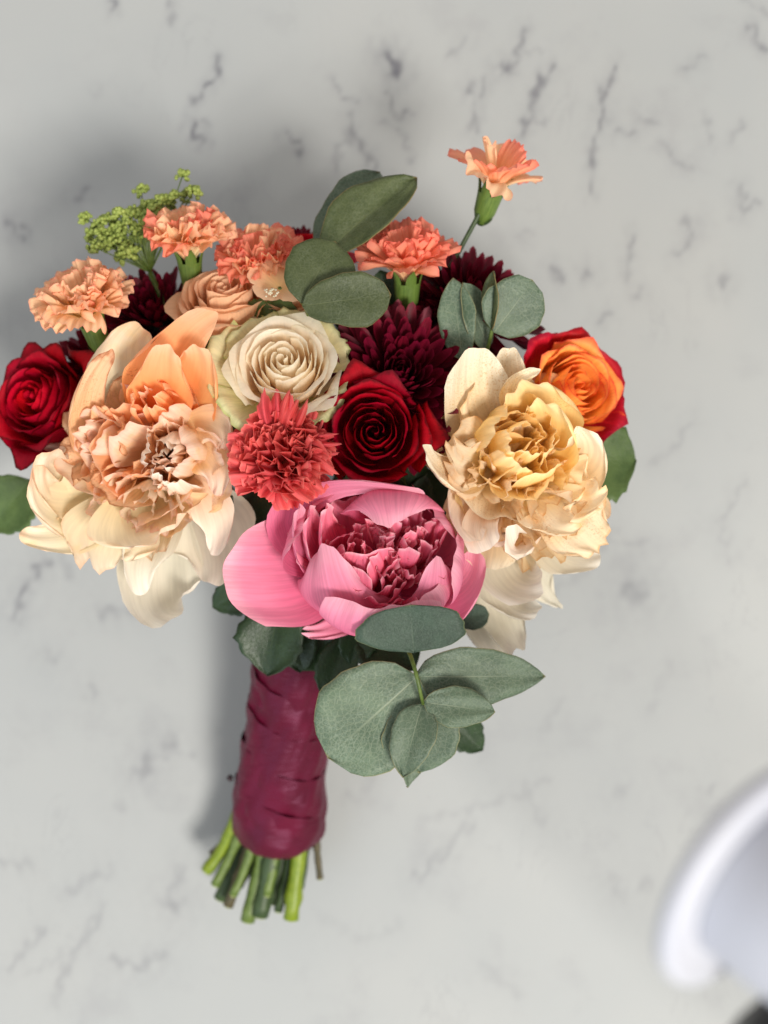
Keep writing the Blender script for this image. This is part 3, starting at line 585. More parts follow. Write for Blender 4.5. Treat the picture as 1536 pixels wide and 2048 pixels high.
# pink peony
e = flower('peony', 'pink cupped peony with smooth outer petals at the front of the bouquet', 'peony', 'peonies in the bouquet', 752, 1108, .196, (.14, .60, .80), .026)
hip(e, .010, .012)
bud(e, 9, .021, .033, ['pink_in'], 31, c=(-.008, -.002), close=.5, rmin=.2, ruf=.03, teeth=.04, lean=(-.1, 0))
tuft(e, 12, .030, ['pink_in'], 34, spread=.9, wl=(.7, 1.1), ruf=.05, c=(.004, -.014), crump=.05)
tuft(e, 12, .038, ['pink_in'], 32, spread=1.1, z0=.003, wl=(.7, 1.1), ruf=.05, rb=(.006, .016), crump=.04, c=(-.006, .004))
tuft(e, 24, .040, ['pink_in'], 33, spread=.55, z0=.003, wl=(.4, .7), ruf=.08, incurve=.15, rb=(.001, .012), crump=.08, c=(.019, .006), cups=(.3, .9))
for k, (a, bel, rim, zt, w, ht) in enumerate([   # cup petals: azimuth, belly radius, rim radius, height, half width
    (-1.8, .046, .038, .028, .60, 0), (-.75, .046, .038, .028, .50, 0), (1.45, .046, .030, .038, .85, 0), (.55, .049, .034, .040, .50, 0), (-.15, .050, .042, .036, .45, 0),
    (2.75, .050, .041, .036, .45, 0), (2.15, .046, .034, .041, .5, 0), (-1.3, .047, .038, .030, .5, 0)]):
    petal('cup_petal', M['pink_out'], e, [(.006, -.002), (bel*.95, -.008), (bel*1.18, zt*.45), (bel*1.02, zt*1.0), (rim, zt*1.10)], a, w, 'wrap', basew=.35, wp=.9, vm=.65, tr=.16, p=2.6,
          notch=.03, ruf=.010, rf=1.7, crump=.018, seed=600+k, nu=23, nv=19, teeth=.03, nt=5, spiral=.002)
def pp(*a): return P(*a)
sheet(e, 'pink_out', [pp(690, 1110, .163), pp(610, 1150, .156), pp(510, 1145, .180), pp(448, 1140, .200)], .068, (.5, 0, .85), cup=.6, basew=.45, tipw=.95, vm=.6, ruf=.012, crump=.02, seed=3, tr=.3, nu=25, nv=21)
sheet(e, 'pink_out', [pp(700, 1130, .165), pp(560, 1130, .17), pp(520, 1000, .19), pp(600, 945, .208), pp(740, 965, .210), pp(850, 985, .206)], .030, (.1, -.7, .7), cup=.6, seed=5, ruf=.008, crump=.01, tipw=.4)
sheet(e, 'pink_out', [pp(720, 1180, .158), pp(690, 1290, .160), pp(660, 1265, .205), pp(640, 1165, .219), pp(640, 1088, .212)], .070, (.25, .7, -.35), cup=1.05, seed=45, ruf=.008, crump=.012, basew=.5, tr=.22, notch=.03, nu=27, nv=21, teeth=.02, nt=6)
sheet(e, 'pink_out', [pp(820, 1180, .160), pp(860, 1275, .165), pp(880, 1225, .202), pp(880, 1160, .214), pp(878, 1112, .210)], .040, (-.35, .7, -.3), cup=.8, seed=46, ruf=.008, crump=.012, basew=.5, tr=.25, nu=21, nv=19)
sheet(e, 'pink_out', [pp(780, 1060, .160), pp(785, 940, .165), pp(785, 945, .212), pp(785, 1005, .226), pp(790, 1052, .218)], .070, (0, -.7, -.5), cup=1.0, seed=47, ruf=.008, crump=.012, basew=.5, tr=.25, notch=.03, nu=27, nv=21, teeth=.025, nt=6)
sheet(e, 'pink_out', [pp(700, 1120, .175), pp(610, 1140, .18), pp(575, 1080, .20), pp(600, 1010, .212)], .030, (.8, 0, .6), cup=.7, seed=6, ruf=.02)
sheet(e, 'pink_in', [pp(700, 1120, .175), pp(630, 1130, .18), pp(600, 1070, .195), pp(625, 1010, .208)], .030, (.8, .1, .6), cup=.7, seed=7, ruf=.03)
sheet(e, 'pink_in', [pp(710, 1120, .175), pp(650, 1120, .18), pp(640, 1060, .195), pp(655, 1010, .205)], .032, (.8, .1, .6), cup=.5, seed=8, ruf=.03)
sheet(e, 'pink_out', [pp(800, 1160, .165), pp(880, 1230, .165), pp(960, 1180, .178), pp(950, 1100, .19)], .046, (-.5, .2, .85), cup=.6, seed=9, ruf=.01, crump=.012)
sheet(e, 'pink_out', [pp(745, 1180, .16), pp(700, 1250, .163), pp(650, 1270, .165), pp(600, 1262, .168)], .020, (0, .3, .95), cup=.3, seed=10, teeth=.25, nt=4, ruf=.03)

# peach peony (left)
e = flower('peony', 'wilting peach peony with browned inner petals and cream outer ones, at left', 'peony', 'peonies in the bouquet', 285, 905, .190, (-.15, .05, .98), .034)
hip(e, .012, .014)
def pm(t, rs):
    q = rs.rand()
    if q < .15: return 'brown_in'
    if q < .40: return 'orange_in'
    return 'peach_in'
tuft(e, 18, .050, pm, 41, spread=1.3, wl=(.8, 1.2), z0=.003, ruf=.04, crump=.045, incurve=.25, rb=(.004, .02))
bud(e, 11, .021, .052, lambda t, rs: 'blush' if rs.rand() < .55 else 'peach_in', 42, c=(.014, .000), close=.55, lean=(.12, -.1), ruf=.03, teeth=.03)
tuft(e, 9, .044, ['peach_in'], 46, spread=.4, wl=(.5, .8), c=(.014, 0), lean=(.12, -.1), z0=.006, crump=.04)
bud(e, 7, .020, .046, lambda t, rs: 'orange_in' if rs.rand() < .6 else 'peach_in', 45, c=(.006, .024), close=.4, lean=(.05, .15), ruf=.03, w=(.8, .5))
tuft(e, 18, .044, lambda t, rs: 'brown_in' if rs.rand() < .6 else 'peach_in', 43, spread=.9, wl=(.45, .8), teeth=.08, incurve=.2, c=(-.016, .004), lean=(-.35, .1))
tuft(e, 14, .042, lambda t, rs: 'cream_guard' if rs.rand() < .5 else 'peach_in', 44, spread=.9, wl=(.45, .8), teeth=.08, incurve=.2, c=(-.002, -.016), lean=(0, -.45))
S = lambda mat, pts, w, n, **kw: sheet(e, mat, [pp(*q) for q in pts], w, n, **kw)
S('orange_in', [(290, 860, .165), (340, 760, .17), (330, 680, .195), (430, 625, .215)], .050, (0, -.5, .85), seed=1, cup=.7, tr=.35)
S('orange_in', [(310, 860, .17), (400, 800, .17), (420, 730, .20), (390, 690, .215)], .046, (-.4, -.4, .8), seed=2, cup=.7)
S('orange_in', [(310, 850, .17), (330, 790, .18), (320, 730, .205), (335, 690, .215)], .040, (0, -.6, .8), seed=3, cup=.6)
S('brown_in', [(250, 900, .16), (160, 900, .165), (135, 800, .195), (225, 700, .205)], .032, (.6, -.3, .75), seed=4, cup=.6)
S('cream_guard', [(290, 850, .155), (260, 740, .16), (250, 690, .175), (290, 655, .185)], .055, (0, -.4, .9), seed=5, cup=.5)
S('cream_guard', [(250, 950, .155), (120, 970, .15), (60, 960, .175), (110, 900, .198)], .060, (.6, .1, .8), seed=6, cup=.7)
S('cream_guard', [(250, 980, .155), (130, 1030, .155), (70, 1040, .175), (75, 930, .195)], .048, (.6, .3, .75), seed=7, cup=.6)
S('cream_guard', [(260, 1000, .165), (180, 1080, .17), (90, 1090, .175), (40, 1065, .178)], .030, (-.1, .4, .9), seed=8, cup=.4)
S('cream_guard', [(270, 990, .165), (220, 1080, .175), (200, 1120, .18), (215, 1145, .18)], .062, (0, .5, .85), seed=9, cup=.4, teeth=.3, nt=4, ruf=.03)
S('cream_guard', [(290, 980, .17), (290, 1060, .18), (330, 1090, .192), (330, 1060, .205)], .075, (0, .6, .8), seed=10, cup=.5, ruf=.04, teeth=.08)
S('white_guard', [(330, 1000, .15), (330, 1130, .145), (300, 1240, .155), (360, 1225, .178)], .056, (.1, .5, .85), seed=11, cup=.8, tipw=.9, tr=.3)
S('white_guard', [(360, 1000, .155), (300, 1080, .17), (262, 1120, .18), (285, 1190, .18)], .034, (.2, .3, .9), seed=12, cup=.7)
S('white_guard', [(380, 980, .15), (440, 1060, .15), (450, 1120, .155), (430, 1170, .17)], .060, (-.2, .4, .85), seed=13, cup=.6)
S('blush', [(380, 960, .17), (430, 1010, .18), (450, 1060, .182), (425, 1110, .18)], .026, (0, .4, .9), seed=14, cup=.5)
S('peach_in', [(370, 900, .18), (430, 900, .19), (450, 950, .20), (430, 990, .20)], .026, (0, .2, .95), seed=15, cup=.5, ruf=.06)
S('peach_in', [(370, 850, .18), (430, 840, .19), (450, 860, .195), (445, 900, .20)], .026, (-.2, .2, .95), seed=16, cup=.5, ruf=.06)
# yellow peony (right)
e = flower('peony', 'golden yellow peony with creamy white hanging petals, at right', 'peony', 'peonies in the bouquet', 1050, 925, .190, (.22, .08, .97), .034)
hip(e, .012, .014)
def pm2(t, rs):
    if t < .35: return 'yellow_in'
    q = rs.rand()
    return 'tan_in' if q < .5 else ('tan_guard' if q < .75 else 'yellow_in')
tuft(e, 18, .048, pm2, 51, spread=1.35, wl=(.8, 1.2), z0=.003, ruf=.045, crump=.045, incurve=.15, rb=(.004, .02))
bud(e, 12, .026, .047, ['yellow_in'], 52, c=(-.002, .010), close=.22, lean=(.0, .05), ruf=.03, teeth=.05, rmin=.3)
tuft(e, 16, .044, ['tan_in'], 53, spread=.9, wl=(.5, .9), teeth=.10, c=(.010, -.014), lean=(.25, -.45), ruf=.07)
tuft(e, 12, .042, ['tan_in'], 54, spread=.9, wl=(.5, .9), teeth=.10, c=(-.016, -.004), lean=(-.4, -.1), ruf=.07)
S('tan_guard', [(1010, 890, .165), (960, 860, .17), (935, 780, .185), (955, 695, .20)], .046, (.3, -.5, .85), seed=21, cup=.5, tr=.25, tipw=.85)
S('tan_guard', [(1030, 880, .165), (1020, 800, .165), (1010, 740, .18), (1020, 695, .19)], .036, (.0, -.5, .85), seed=22, cup=.5)
S('tan_guard', [(1040, 850, .17), (1010, 780, .185), (1020, 755, .2), (1080, 740, .21)], .016, (0, -.3, .95), seed=23, cup=.6)
S('yellow_in', [(1050, 900, .165), (1080, 820, .17), (1060, 780, .195), (1040, 770, .212)], .062, (0, -.6, .8), seed=24, cup=.8, ruf=.03)
S('yellow_in', [(1060, 910, .165), (1120, 880, .17), (1110, 820, .195), (1080, 800, .212)], .050, (-.5, -.4, .8), seed=25, cup=.7, ruf=.03)
S('tan_guard', [(1090, 930, .16), (1170, 950, .165), (1190, 890, .185), (1150, 860, .20)], .042, (-.3, -.2, .9), seed=26, cup=.6)
S('tan_guard', [(980, 930, .17), (920, 960, .18), (875, 960, .20), (850, 890, .218)], .028, (.5, .2, .85), seed=27, cup=.7, tipw=.5)
S('tan_in', [(990, 930, .17), (930, 930, .185), (900, 920, .205), (905, 880, .215)], .030, (.4, -.1, .9), seed=28, cup=.5, ruf=.08, teeth=.15)
S('blush', [(1000, 980, .165), (930, 1020, .17), (920, 1050, .19), (960, 1080, .205)], .040, (.2, .3, .9), seed=29, cup=.6)
S('blush', [(990, 1000, .17), (950, 1040, .19), (960, 1070, .205), (975, 1100, .207)], .022, (-.2, .0, .95), seed=30, cup=.4, tipw=.9, tr=.1)
S('tan_in', [(1080, 990, .17), (1150, 1060, .175), (1190, 1080, .18), (1210, 1100, .178)], .046, (0, .4, .9), seed=31, cup=.4, teeth=.25, nt=4, ruf=.05)
S('tan_in', [(1090, 960, .17), (1160, 990, .18), (1195, 1000, .185), (1200, 960, .195)], .046, (-.3, .2, .9), seed=32, cup=.5, teeth=.2, ruf=.06)
S('tan_in', [(1070, 980, .175), (1110, 1030, .19), (1130, 1060, .192), (1150, 1030, .2)], .046, (0, .4, .9), seed=33, cup=.5, teeth=.15, ruf=.07)
S('blush', [(1020, 1010, .165), (1010, 1090, .17), (1040, 1140, .185), (1020, 1050, .205)], .040, (0, .5, .85), seed=34, cup=.7)
S('white_guard', [(1010, 1010, .155), (990, 1130, .155), (1040, 1190, .165), (1085, 1160, .18)], .046, (0, .5, .85), seed=35, cup=.5, tr=.2, tipw=.9)
S('white_guard', [(1000, 1030, .145), (980, 1170, .14), (1030, 1240, .15), (1080, 1215, .165)], .040, (0, .5, .85), seed=36, cup=.6)
S('white_guard', [(990, 1050, .135), (970, 1180, .13), (1010, 1290, .135), (1040, 1300, .155)], .044, (.1, .4, .9), seed=37, cup=.8)
S('white_guard', [(980, 1050, .13), (950, 1180, .125), (975, 1270, .13), (1000, 1310, .14)], .050, (0, .4, .9), seed=38, cup=.5)
S('white_guard', [(1060, 1030, .15), (1120, 1110, .15), (1160, 1130, .155), (1200, 1110, .16)], .042, (0, .5, .85), seed=39, cup=.4)
S('white_guard', [(1020, 1060, .13), (1060, 1150, .13), (1090, 1200, .13), (1125, 1215, .135)], .026, (0, .4, .9), seed=40, cup=.4, tipw=.3)
S('cream_guard', [(1080, 980, .155), (1150, 1020, .155), (1190, 1030, .16), (1205, 1040, .17)], .050, (0, .3, .9), seed=41, cup=.5)

# ------------------------------------------------------------------ eucalyptus sprigs
def sprig(label, pts, group='eucalyptus sprigs in the bouquet', r=.0014, mat='stem'):
    e = empty('eucalyptus_sprig', Matrix.Translation(pts[0]), label, 'eucalyptus', group); bpy.context.view_layer.update()
    inv = e.matrix_world.inverted(); c = [Vector(q) for q in bez([list(q) for q in pts], np.linspace(0, 1, 14))]
    V, F, uv = tube([inv @ q for q in c], [r*1.3-(r*.6)*i/13 for i in range(14)], 7); mesh('stem', V, F, M[mat], e, uv); return e
e = sprig('eucalyptus sprig with big round grey green leaves hanging below the pink peony', [P(640, 1240, .12), P(760, 1200, .13), P(820, 1260, .185), P(826, 1320, .225), P(846, 1408, .196)])
leafblade(e, M['euc_dark'], P(828, 1305, .222), P(822, 1210, .228), .060, (.0, -.3, .95), bend=-.05, seed=1, wmax=.5, basep=.45, tipn=.45, fold=.05)
leafblade(e, M['eucs'], P(836, 1352, .188), P(655, 1515, .186), .062, (0, 0, 1), bend=.03, seed=2, wmax=.55, basep=.42, tipn=.5, fold=.05, wave=.028)
leafblade(e, M['eucs'], P(832, 1352, .187), P(1090, 1352, .170), .036, (.05, -.1, 1), bend=.02, seed=3, wmax=.42, basep=.5, tipn=.85, fold=.10, wave=.028)
leafblade(e, M['eucs'], P(845, 1406, .194), P(806, 1555, .196), .026, (-.2, .1, 1), bend=.05, seed=4, wmax=.42, basep=.5, tipn=.8, fold=.25)
leafblade(e, M['eucs'], P(846, 1404, .196), P(990, 1424, .192), .023, (0, .15, 1), bend=.03, seed=5, wmax=.5, basep=.5, tipn=.75, fold=.12)
leafblade(e, M['eucs'], P(840, 1400, .180), P(815, 1575, .172), .024, (.6, 0, .8), bend=.03, seed=6, wmax=.5, tipn=.8)
leafblade(e, M['eucs'], P(845, 1400, .185), P(838, 1545, .178), .046, (.1, 0, 1), bend=.02, seed=7, wmax=.45, basep=.5, tipn=.7)
e = sprig('eucalyptus sprig with two round leaves between the cream rose and the orange carnation', [P(610, 1150, .11), P(620, 800, .12), P(640, 700, .16), P(625, 620, .19), P(600, 600, .2)])
leafblade(e, M['euc_green'], P(602, 606, .205), P(672, 484, .200), .038, (.05, .1, 1), bend=.03, seed=11, wmax=.55, basep=.45, tipn=.5, fold=.1)
leafblade(e, M['euc_green'], P(604, 612, .208), P(782, 590, .206), .030, (.0, -.1, 1), bend=.03, seed=12, wmax=.6, basep=.5, tipn=.5, fold=.1)
leafblade(e, M['euc_green'], P(640, 520, .165), P(834, 356, .165), .036, (-.2, .3, .9), bend=.05, seed=13, wmax=.5, basep=.7, tipn=.6, fold=.35)
leafblade(e, M['eucs'], P(640, 500, .155), P(760, 345, .140), .032, (-.3, .3, .9), bend=.05, seed=14, wmax=.55, basep=.5, tipn=.5, fold=.25)
e = sprig('eucalyptus sprig with upright grey leaves above the yellow peony', [P(640, 1150, .11), P(900, 900, .12), P(960, 760, .15), P(985, 690, .175), P(985, 640, .18)])
leafblade(e, M['eucs'], P(925, 720, .172), P(906, 556, .178), .022, (-.2, 0, 1), bend=.02, seed=21, wmax=.5, fold=.2, tipn=.7)
leafblade(e, M['eucs'], P(975, 700, .165), P(925, 565, .178), .022, (.6, 0, .8), bend=.02, seed=25, wmax=.5, fold=.2, tipn=.6)
leafblade(e, M['euc_green'], P(984, 660, .182), P(988, 542, .188), .016, (-.85, 0, .5), bend=.02, seed=22, wmax=.5, fold=.2, tipn=.6)
leafblade(e, M['eucs'], P(988, 665, .180), P(1065, 560, .185), .036, (.2, -.2, 1), bend=.03, seed=23, wmax=.5, basep=.4, tipn=.45, fold=.08)
leafblade(e, M['eucs'], P(930, 770, .150), P(920, 650, .15), .020, (.3, 0, 1), bend=.02, seed=24, wmax=.5, tipn=.6)
e = sprig('single eucalyptus leaf showing below the pink and yellow peonies', [P(640, 1240, .11), P(780, 1240, .12), P(860, 1240, .14), P(915, 1240, .15)])
leafblade(e, M['euc_dark'], P(905, 1235, .150), P(978, 1228, .155), .016, (0, -.1, 1), bend=.02, seed=31, wmax=.6, tipn=.4, basep=.4)

# ------------------------------------------------------------------ other leaves
def leafthing(label, base, tip, w, n, mat='leaf', seed=0, group='dark green leaves in the bouquet', **kw):
    e = empty('leaf_spray', Matrix.Translation(base), label, 'leaf', group); bpy.context.view_layer.update()
    inv = e.matrix_world.inverted(); b = Vector(base); c = curve(NODE+Vector((R3.uniform(-.01, .01), .0, R3.uniform(-.01, .01))), NODE.lerp(b, .4)+Vector((0, 0, .01)), NODE.lerp(b, .8), b, 8)
    V, F, uv = tube([inv @ q for q in c], .0012, 6); mesh('stem', V, F, M['stem_dk'], e, uv)
    leafblade(e, M[mat], base, tip, w, n, seed=seed, **kw); return e
kw = dict(teeth=.06, basep=.6, tipn=.8, fold=.3, bend=.03)
leafthing('dark serrated leaf hanging left of the ribbon, under the pink peony', P(560, 1200, .14), P(535, 1352, .135), .042, (-.2, -.1, 1), seed=1, **kw)
leafthing('small dark leaf under the white petals, left of the pink peony', P(510, 1170, .13), P(425, 1215, .12), .024, (0, -.1, 1), seed=2, **kw)
leafthing('dark leaf in front of the ribbon top, below the small pink petal', P(590, 1230, .135), P(600, 1345, .13), .026, (.1, -.2, 1), seed=3, **kw)
leafthing('broad dark leaf across the top of the ribbon', P(620, 1230, .13), P(680, 1340, .125), .045, (.0, -.2, 1), seed=4, **kw)
leafthing('narrow dark leaf left of the big eucalyptus leaf', P(700, 1270, .14), P(650, 1400, .14), .026, (-.3, -.1, 1), seed=5, **kw)
leafthing('brownish dark leaf behind the top eucalyptus leaf', P(730, 1240, .145), P(700, 1330, .145), .024, (-.1, -.1, 1), seed=6, **kw)
leafthing('dark pointed leaf poking out under the hanging eucalyptus', P(880, 1420, .12), P(966, 1500, .11), .026, (.1, -.1, 1), seed=7, **kw)
leafthing('green leaf behind the orange rose at the right edge', P(1150, 920, .13), P(1272, 920, .12), .050, (.2, 0, 1), 'leaf_mid', seed=8, **kw)
leafthing('green leaf below the left red rose at the left edge', P(60, 960, .11), P(-20, 1060, .10), .040, (-.1, -.1, 1), 'leaf_mid', seed=9, **kw)
leafthing('small green leaf behind the cream rose, left of the eucalyptus', P(560, 640, .17), P(470, 635, .165), .022, (0, .1, 1), 'leaf_mid', seed=10, **kw)
leafthing('green leaf tip above the cream rose', P(600, 640, .175), P(520, 610, .165), .016, (0, .1, 1), 'leaf_mid', seed=12, **kw)
leafthing('dark leaf deep between the chrysanthemums', P(860, 720, .13), P(880, 640, .14), .03, (0, 0, 1), seed=13, **kw)
leafthing('dark leaf in the gap behind the orange carnation', P(780, 640, .13), P(760, 540, .14), .03, (0, 0, 1), seed=14, **kw)
leafthing('dark leaf in the gap between the coral carnation and the pink peony', P(500, 1060, .15), P(520, 970, .15), .035, (0, 0, 1), seed=15, **kw)
leafthing('dark leaf in the gap behind the left peony', P(230, 800, .12), P(170, 760, .12), .04, (0, 0, 1), seed=16, **kw)
leafthing('dark leaf showing between the hanging white petals', P(960, 1220, .115), P(1010, 1270, .115), .02, (0, 0, 1), seed=17, **kw)

# ------------------------------------------------------------------ green umbel
e = empty('umbel_flower', Matrix.Translation(P(310, 560, .13)), 'airy green umbel of tiny buds behind the peach carnations', 'umbel flower'); bpy.context.view_layer.update()
inv = e.matrix_world.inverted(); hub = P(300, 545, .135)
V, F, uv = tube([inv @ q for q in curve(NODE, NODE+Vector((0, .06, .01)), hub-Vector((-.02, .05, 0)), hub, 10)], .0018, 7); mesh('stem', V, F, M['stem'], e, uv)
rsu = np.random.RandomState(3)
heads = [(200, 452), (228, 448), (242, 458), (262, 430), (282, 436), (300, 440), (318, 404), (205, 468), (218, 492), (252, 500), (278, 465), (232, 478), (338, 408), (372, 392), (172, 437), (283, 383), (365, 352), (386, 384), (350, 395), (330, 405), (215, 440), (238, 430), (255, 445), (275, 425), (295, 415), (310, 420), (320, 440), (225, 465), (248, 470), (270, 460), (290, 450), (210, 480), (190, 495), (235, 490), (260, 490), (285, 480), (305, 465), (185, 470), (268, 505), (245, 515)]
import bmesh
def ico(r):
    bm = bmesh.new(); bmesh.ops.create_icosphere(bm, subdivisions=1, radius=r); v = np.array([list(x.co) for x in bm.verts]); f = [tuple(q.index for q in x.verts) for x in bm.faces]; bm.free(); return v, f
iv, if_ = ico(1)
for k, (hx, hy) in enumerate(heads):
    c = P(hx, hy, .13+rsu.uniform(0, .02)); loc = inv @ c; h0 = inv @ hub
    cc = curve(h0, h0.lerp(loc, .4)+Vector((0, 0, .004)), h0.lerp(loc, .8), loc, 6)
    V, F, uv = tube(cc, .0004, 5); st = mesh('ray', V, F, M['stem'], e, uv)
    d = (loc-h0).normalized(); VV = []; FF = []
    for j in range(30):
        q = Vector(rsu.normal(size=3)).normalized(); q = (q + d*.6).normalized()*rsu.uniform(.002, .0048)
        b_ = len(VV); s = rsu.uniform(.0011, .0018); VV += (iv*s + np.array(loc+q)).tolist(); FF += [tuple(x+b_ for x in f) for f in if_]
        V2, F2, _ = tube([loc, loc+q], .0003, 3); b_ = len(VV); VV += [list(x) for x in V2]; FF += [tuple(x+b_ for x in f) for f in F2]
    mesh('bud_cluster', VV, FF, M['bud'], e)

# small blossom among the roses
e = flower('blossom', 'small blush blossom with pale stamens beside the two round eucalyptus leaves', 'blossom', None, 560, 560, .178, (.1, .6, .8), .006)
for k in range(5):
    petal('petal', M['peachrose'], e, [(.001, 0), (.008, .003), (.014, .006), (.019, .006)], k*1.2566+.3, .018, cup=.3, basew=.3, tr=.25, seed=k, nu=9, nv=8, ruf=.03)
VV = []; FF = []
for j in range(22):
    a = rsu.uniform(0, 6.28); r = rsu.uniform(0, .005); b_ = len(VV); VV += (iv*.0007+np.array([r*math.cos(a)-.006, r*math.sin(a)-.012, .006+rsu.uniform(0, .003)])).tolist(); FF += [tuple(x+b_ for x in f) for f in if_]
mesh('stamens', VV, FF, M['white_bit'], e)

# ------------------------------------------------------------------ ribbon handle and cut stems
T = NT('satin_ribbon'); tc = T.n('ShaderNodeTexCoord')
nz = T.noise(tc.outputs['Object'], 30, 3)
col = T.mix(T.rng(nz, .35, .65), lin((66, 0, 20)), lin((80, 1, 28)))  # burgundy, deepened further so the colour holds the handle's shade
b = T.n('ShaderNodeBsdfPrincipled'); T.l(col, b.inputs['Base Color']); b.inputs['Roughness'].default_value = .48; b.inputs['Specular IOR Level'].default_value = .35
b.inputs['Specular Tint'].default_value = (1, .5, .8, 1); b.inputs['Sheen Weight'].default_value = .04; b.inputs['Sheen Tint'].default_value = (1, .3, .6, 1)
mp = T.n('ShaderNodeMapping'); mp.inputs['Scale'].default_value = (1, 4.5, 2.2); T.l(tc.outputs['Object'], mp.inputs[0])
bp = T.n('ShaderNodeBump'); bp.inputs['Strength'].default_value = .55; bp.inputs['Distance'].default_value = .0018
T.l(T.noise(mp.outputs[0], 34, 5, .6, .8), bp.inputs['Height']); T.l(bp.outputs[0], b.inputs['Normal'])
oo = T.n('ShaderNodeOutputMaterial'); T.l(b.outputs[0], oo.inputs[0]); M['satin'] = T.m
HT, HB = P(590, 1262, .100), P(552, 1672, .034)
ax = (HB-HT).normalized(); Lh = (HB-HT).length
e = empty('ribbon_wrap', Matrix.Translation(HT), 'burgundy satin ribbon wrapped round the bouquet handle', 'ribbon'); bpy.context.view_layer.update()
sx = Vector((1, 0, 0)); sx = (sx-ax*sx.dot(ax)).normalized(); sy = ax.cross(sx)
def handle_r(t): return .0250+.0065*t - .0016*math.sin(t*5) - (.007*max(0, (t-.93)/.07)**2)
nb = 5
for k in range(nb):
    t0 = k/nb-.03; t1 = (k+1)/nb+.05 if k < nb-1 else 1.0
    V = []; n1, n2 = 72, 14
    rs = np.random.RandomState(k+90); ph = rs.uniform(0, 6.28, 6)
    for i in range(n2):
        q = i/(n2-1); t = t0+(t1-t0)*q
        for j in range(n1):
            a = 2*math.pi*j/n1; slant = .06*math.sin(a+k*.5)
            tt = t+slant*(0 if (k == nb-1 and q > .8) else 1)
            r = handle_r(min(max(tt, 0), 1)) + .0006*(1-q) - .0004 + .0008*math.sin(3*a+5*q+ph[0]) + .0004*math.sin(13*a-9*q+ph[3]) + .0003*math.sin(7*a-4*q+ph[1]) + .0004*math.sin(9*q+2*a+ph[2])
            V.append(list((sx*math.cos(a)*1.0+sy*math.sin(a)*.92)*r + ax*(tt*Lh)))
    F = []
    for i in range(n2-1):
        for j in range(n1):
            a, b2 = i*n1+j, i*n1+(j+1) % n1; F.append((a, b2, b2+n1, a+n1))
    if k == nb-1: F.append(tuple(range((n2-1)*n1, n2*n1)))
    o = mesh('ribbon_band', V, F, M['satin'], e); 
M['black'] = plain_mat('black_plastic', (14, 14, 15), (20, 20, 22), rough=.35)
pin = P(452, 1556, .045)
V, F, uv = tube([inv @ q for q in []] or [Vector((0, 0, 0)), Vector((-.002, 0, 0)), Vector((-.004, 0, .001))], [.0012, .0028, .0008], 10)
V = [v + (P(466, 1556, .052) - HT) for v in V]; mesh('pin_head', V, F, plain_mat('dark_pin', (30, 4, 14), rough=.3), e)

ends = [ # tip px, py, z, sideways offset where it leaves the ribbon, radius, material, label
 (412, 1742, .034, -84, .0042, 'stem_y', 'yellow green cut stem, leftmost below the ribbon'),
 (424, 1710, .020, -72, .0036, 'stem_br', 'short dull stem behind the leftmost one below the ribbon'),
 (440, 1798, .026, -58, .0048, 'stem_dk', 'dark green cut stem, second long one from the left below the ribbon'),
 (456, 1812, .040, -42, .0036, 'stem_br', 'thin brown cut stem left of the middle below the ribbon'),
 (474, 1770, .022, -28, .0044, 'stem_dk', 'short dark green cut stem left of the middle below the ribbon'),
 (495, 1842, .042, -12, .0050, 'stem', 'longest mid green cut stem in the middle below the ribbon'),
 (520, 1832, .046, 6, .0060, 'stem_dk', 'thickest green cut stem in the middle below the ribbon'),
 (546, 1806, .030, 20, .0050, 'stem_dk', 'dark cut stem right of the thickest one below the ribbon'),
 (560, 1770, .020, 34, .0044, 'stem_dk', 'short dark cut stem behind the bright green one'),
 (582, 1838, .044, 56, .0052, 'stem_y', 'bright lime green cut stem, the second from the right'),
 (430, 1770, .038, -66, .0032, 'stem', 'thin mid green stem in front at the left of the bunch'),
 (466, 1790, .046, -36, .0030, 'stem', 'thin mid green stem in front, left of the longest one'),
 (508, 1800, .024, -4, .0040, 'stem_br', 'dull brownish stem behind the two longest ones'),
 (534, 1790, .050, 12, .0032, 'stem', 'thin stem on top, just right of the thickest one'),
 (556, 1822, .036, 36, .0034, 'stem_dk', 'thin dark stem touching the bright lime one'),
 (600, 1775, .028, 62, .0030, 'stem_dk', 'short thin dark stem right of the bright lime one'),
 (640, 1757, .030, 78, .0024, 'stem_br', 'thin bent brown cut stem, rightmost and apart from the others')]
for i, (px, py, z, off, r, mt, lab) in enumerate(ends):
    tip = P(px, py, z); top = HB - ax*.045 + Vector((off/2850*.85, 0, (z-.034)*.8))
    mid = HB + Vector((off/2850*.95, 0, (z-.034)))
    e2 = empty('cut_stem', Matrix.Translation(tip), lab, 'stem', 'cut flower stems below the ribbon')
    bpy.context.view_layer.update(); pts = curve(top, mid, mid.lerp(tip, .5)+Vector((R3.uniform(-.002, .002), 0, 0)), tip, 12)
    rr = [r*(1+.07*math.sin(j*2.1+i)+(.25 if j == 5+i % 5 else 0)) for j in range(12)]
    V, F, uv = tube([q-tip for q in pts], rr, 10); mesh('stem_bark', V, F, M[mt], e2, uv)
    d = (pts[-1]-pts[-2]).normalized(); V, F, uv = tube([d*.0002, d*.0007], [r*.82, r*.78], 10); mesh('cut_face', V, F, M['cut'], e2)
leafthing('dark leaf in the gap between the red rose and the yellow peony', P(860, 1100, .13), P(890, 930, .15), .05, (0, 0, 1), seed=18, **kw)
leafthing('dark leaf in the gap between the middle red rose and the pink peony', P(840, 1060, .135), P(800, 920, .15), .06, (0, 0, 1), seed=19, **kw)
leafthing('dark leaf between the top eucalyptus leaf and the big round one', P(740, 1230, .14), P(830, 1340, .15), .045, (0, -.1, 1), seed=20, **kw)
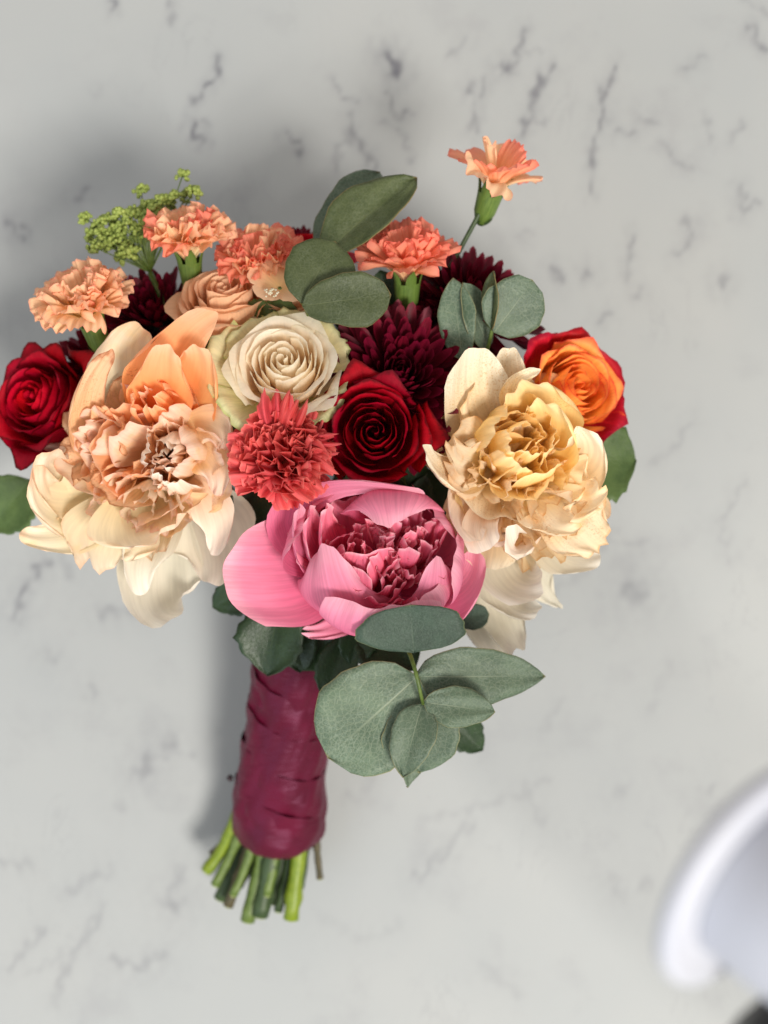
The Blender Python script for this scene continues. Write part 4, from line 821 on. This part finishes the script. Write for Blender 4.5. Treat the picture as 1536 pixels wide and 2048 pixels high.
# hidden core of the head: packed stems and foliage behind the blooms
CORE = ['dark leaf tucked behind the ' + q for q in ('coral carnation', 'cream rose', 'pink peony on its left', 'middle red rose', 'left red rose', 'large chrysanthemum', 'pale peach rose',
  'peach peony near its centre', 'yellow peony near its centre', 'umbel flower', 'pink peony on its right', 'upright eucalyptus leaves', 'peach peony on its lower side', 'top eucalyptus leaves', 'yellow peony on its lower side', 'orange rose')]
for i in range(16):
    a = i*2.4; r = 40+330*math.sqrt((i+.5)/16)
    px, py = 640+r*math.cos(a)*1.25, 860-r*math.sin(a)*.72
    zc = .135-.05*(r/370)**2
    leafthing(CORE[i], P(px, py, zc), P(px+90*math.cos(a+1), py-90*math.sin(a+1), zc+.003), .05, (0, 0, 1), seed=50+i, group='leaves packed behind the blooms', fold=.15)

# ------------------------------------------------------------------ out-of-focus fitting on a black stand, lower right
M['white_pl'] = plain_mat('white_plastic', (172, 175, 186), (178, 180, 188), rough=.5, scale=10)
c = P(1496, 1752, .53); ad = Vector((.61, -.40, .68)).normalized()
e = empty('arm_lamp', frame(c, ad), 'blurred white flanged lamp head on a black stand, cropped at the lower right', 'lamp'); bpy.context.view_layer.update()
V, F = lathe([(r_*.69, z_*.69) for r_, z_ in [(.0001, -.006), (.050, -.006), (.0535, -.004), (.0548, 0), (.0535, .003), (.050, .004), (.040, .001), (.036, .003)]], 48); mesh('flange', V, F, M['white_pl'], e)
V, F = lathe([(r_*.69, z_*.69) for r_, z_ in [(.036, .0035), (.0365, .02), (.035, .05), (.030, .062), (.018, .068), (.0001, .070)]], 48); mesh('lamp_body', V, F, M['white_pl'], e)
inv = e.matrix_world.inverted(); b0 = c + ad*.032
j0 = P(1552, 2066, .53); foot = Vector((.46, -.52, 0))
V, F, uv = tube([inv @ q for q in [b0-ad*.0+Vector((.015, -.015, -.012)), j0.lerp(b0, .35), j0, j0+Vector((.02, -.02, 0)), Vector((.30, -.34, .54)), Vector((.44, -.50, .50)), Vector((.458, -.518, .38)), foot+Vector((0, 0, .012))]], [.006, .008, .0155, .0155, .012, .012, .012, .012], 16); mesh('stand_arm', V, F, M['black'], e, uv)
V, F = lathe([(.0001, .018), (.05, .016), (.07, .010), (.072, .0005), (.0001, .0005)], 40); V = [inv @ (Vector(v)+foot) for v in V]; mesh('stand_base', V, F, M['black'], e)
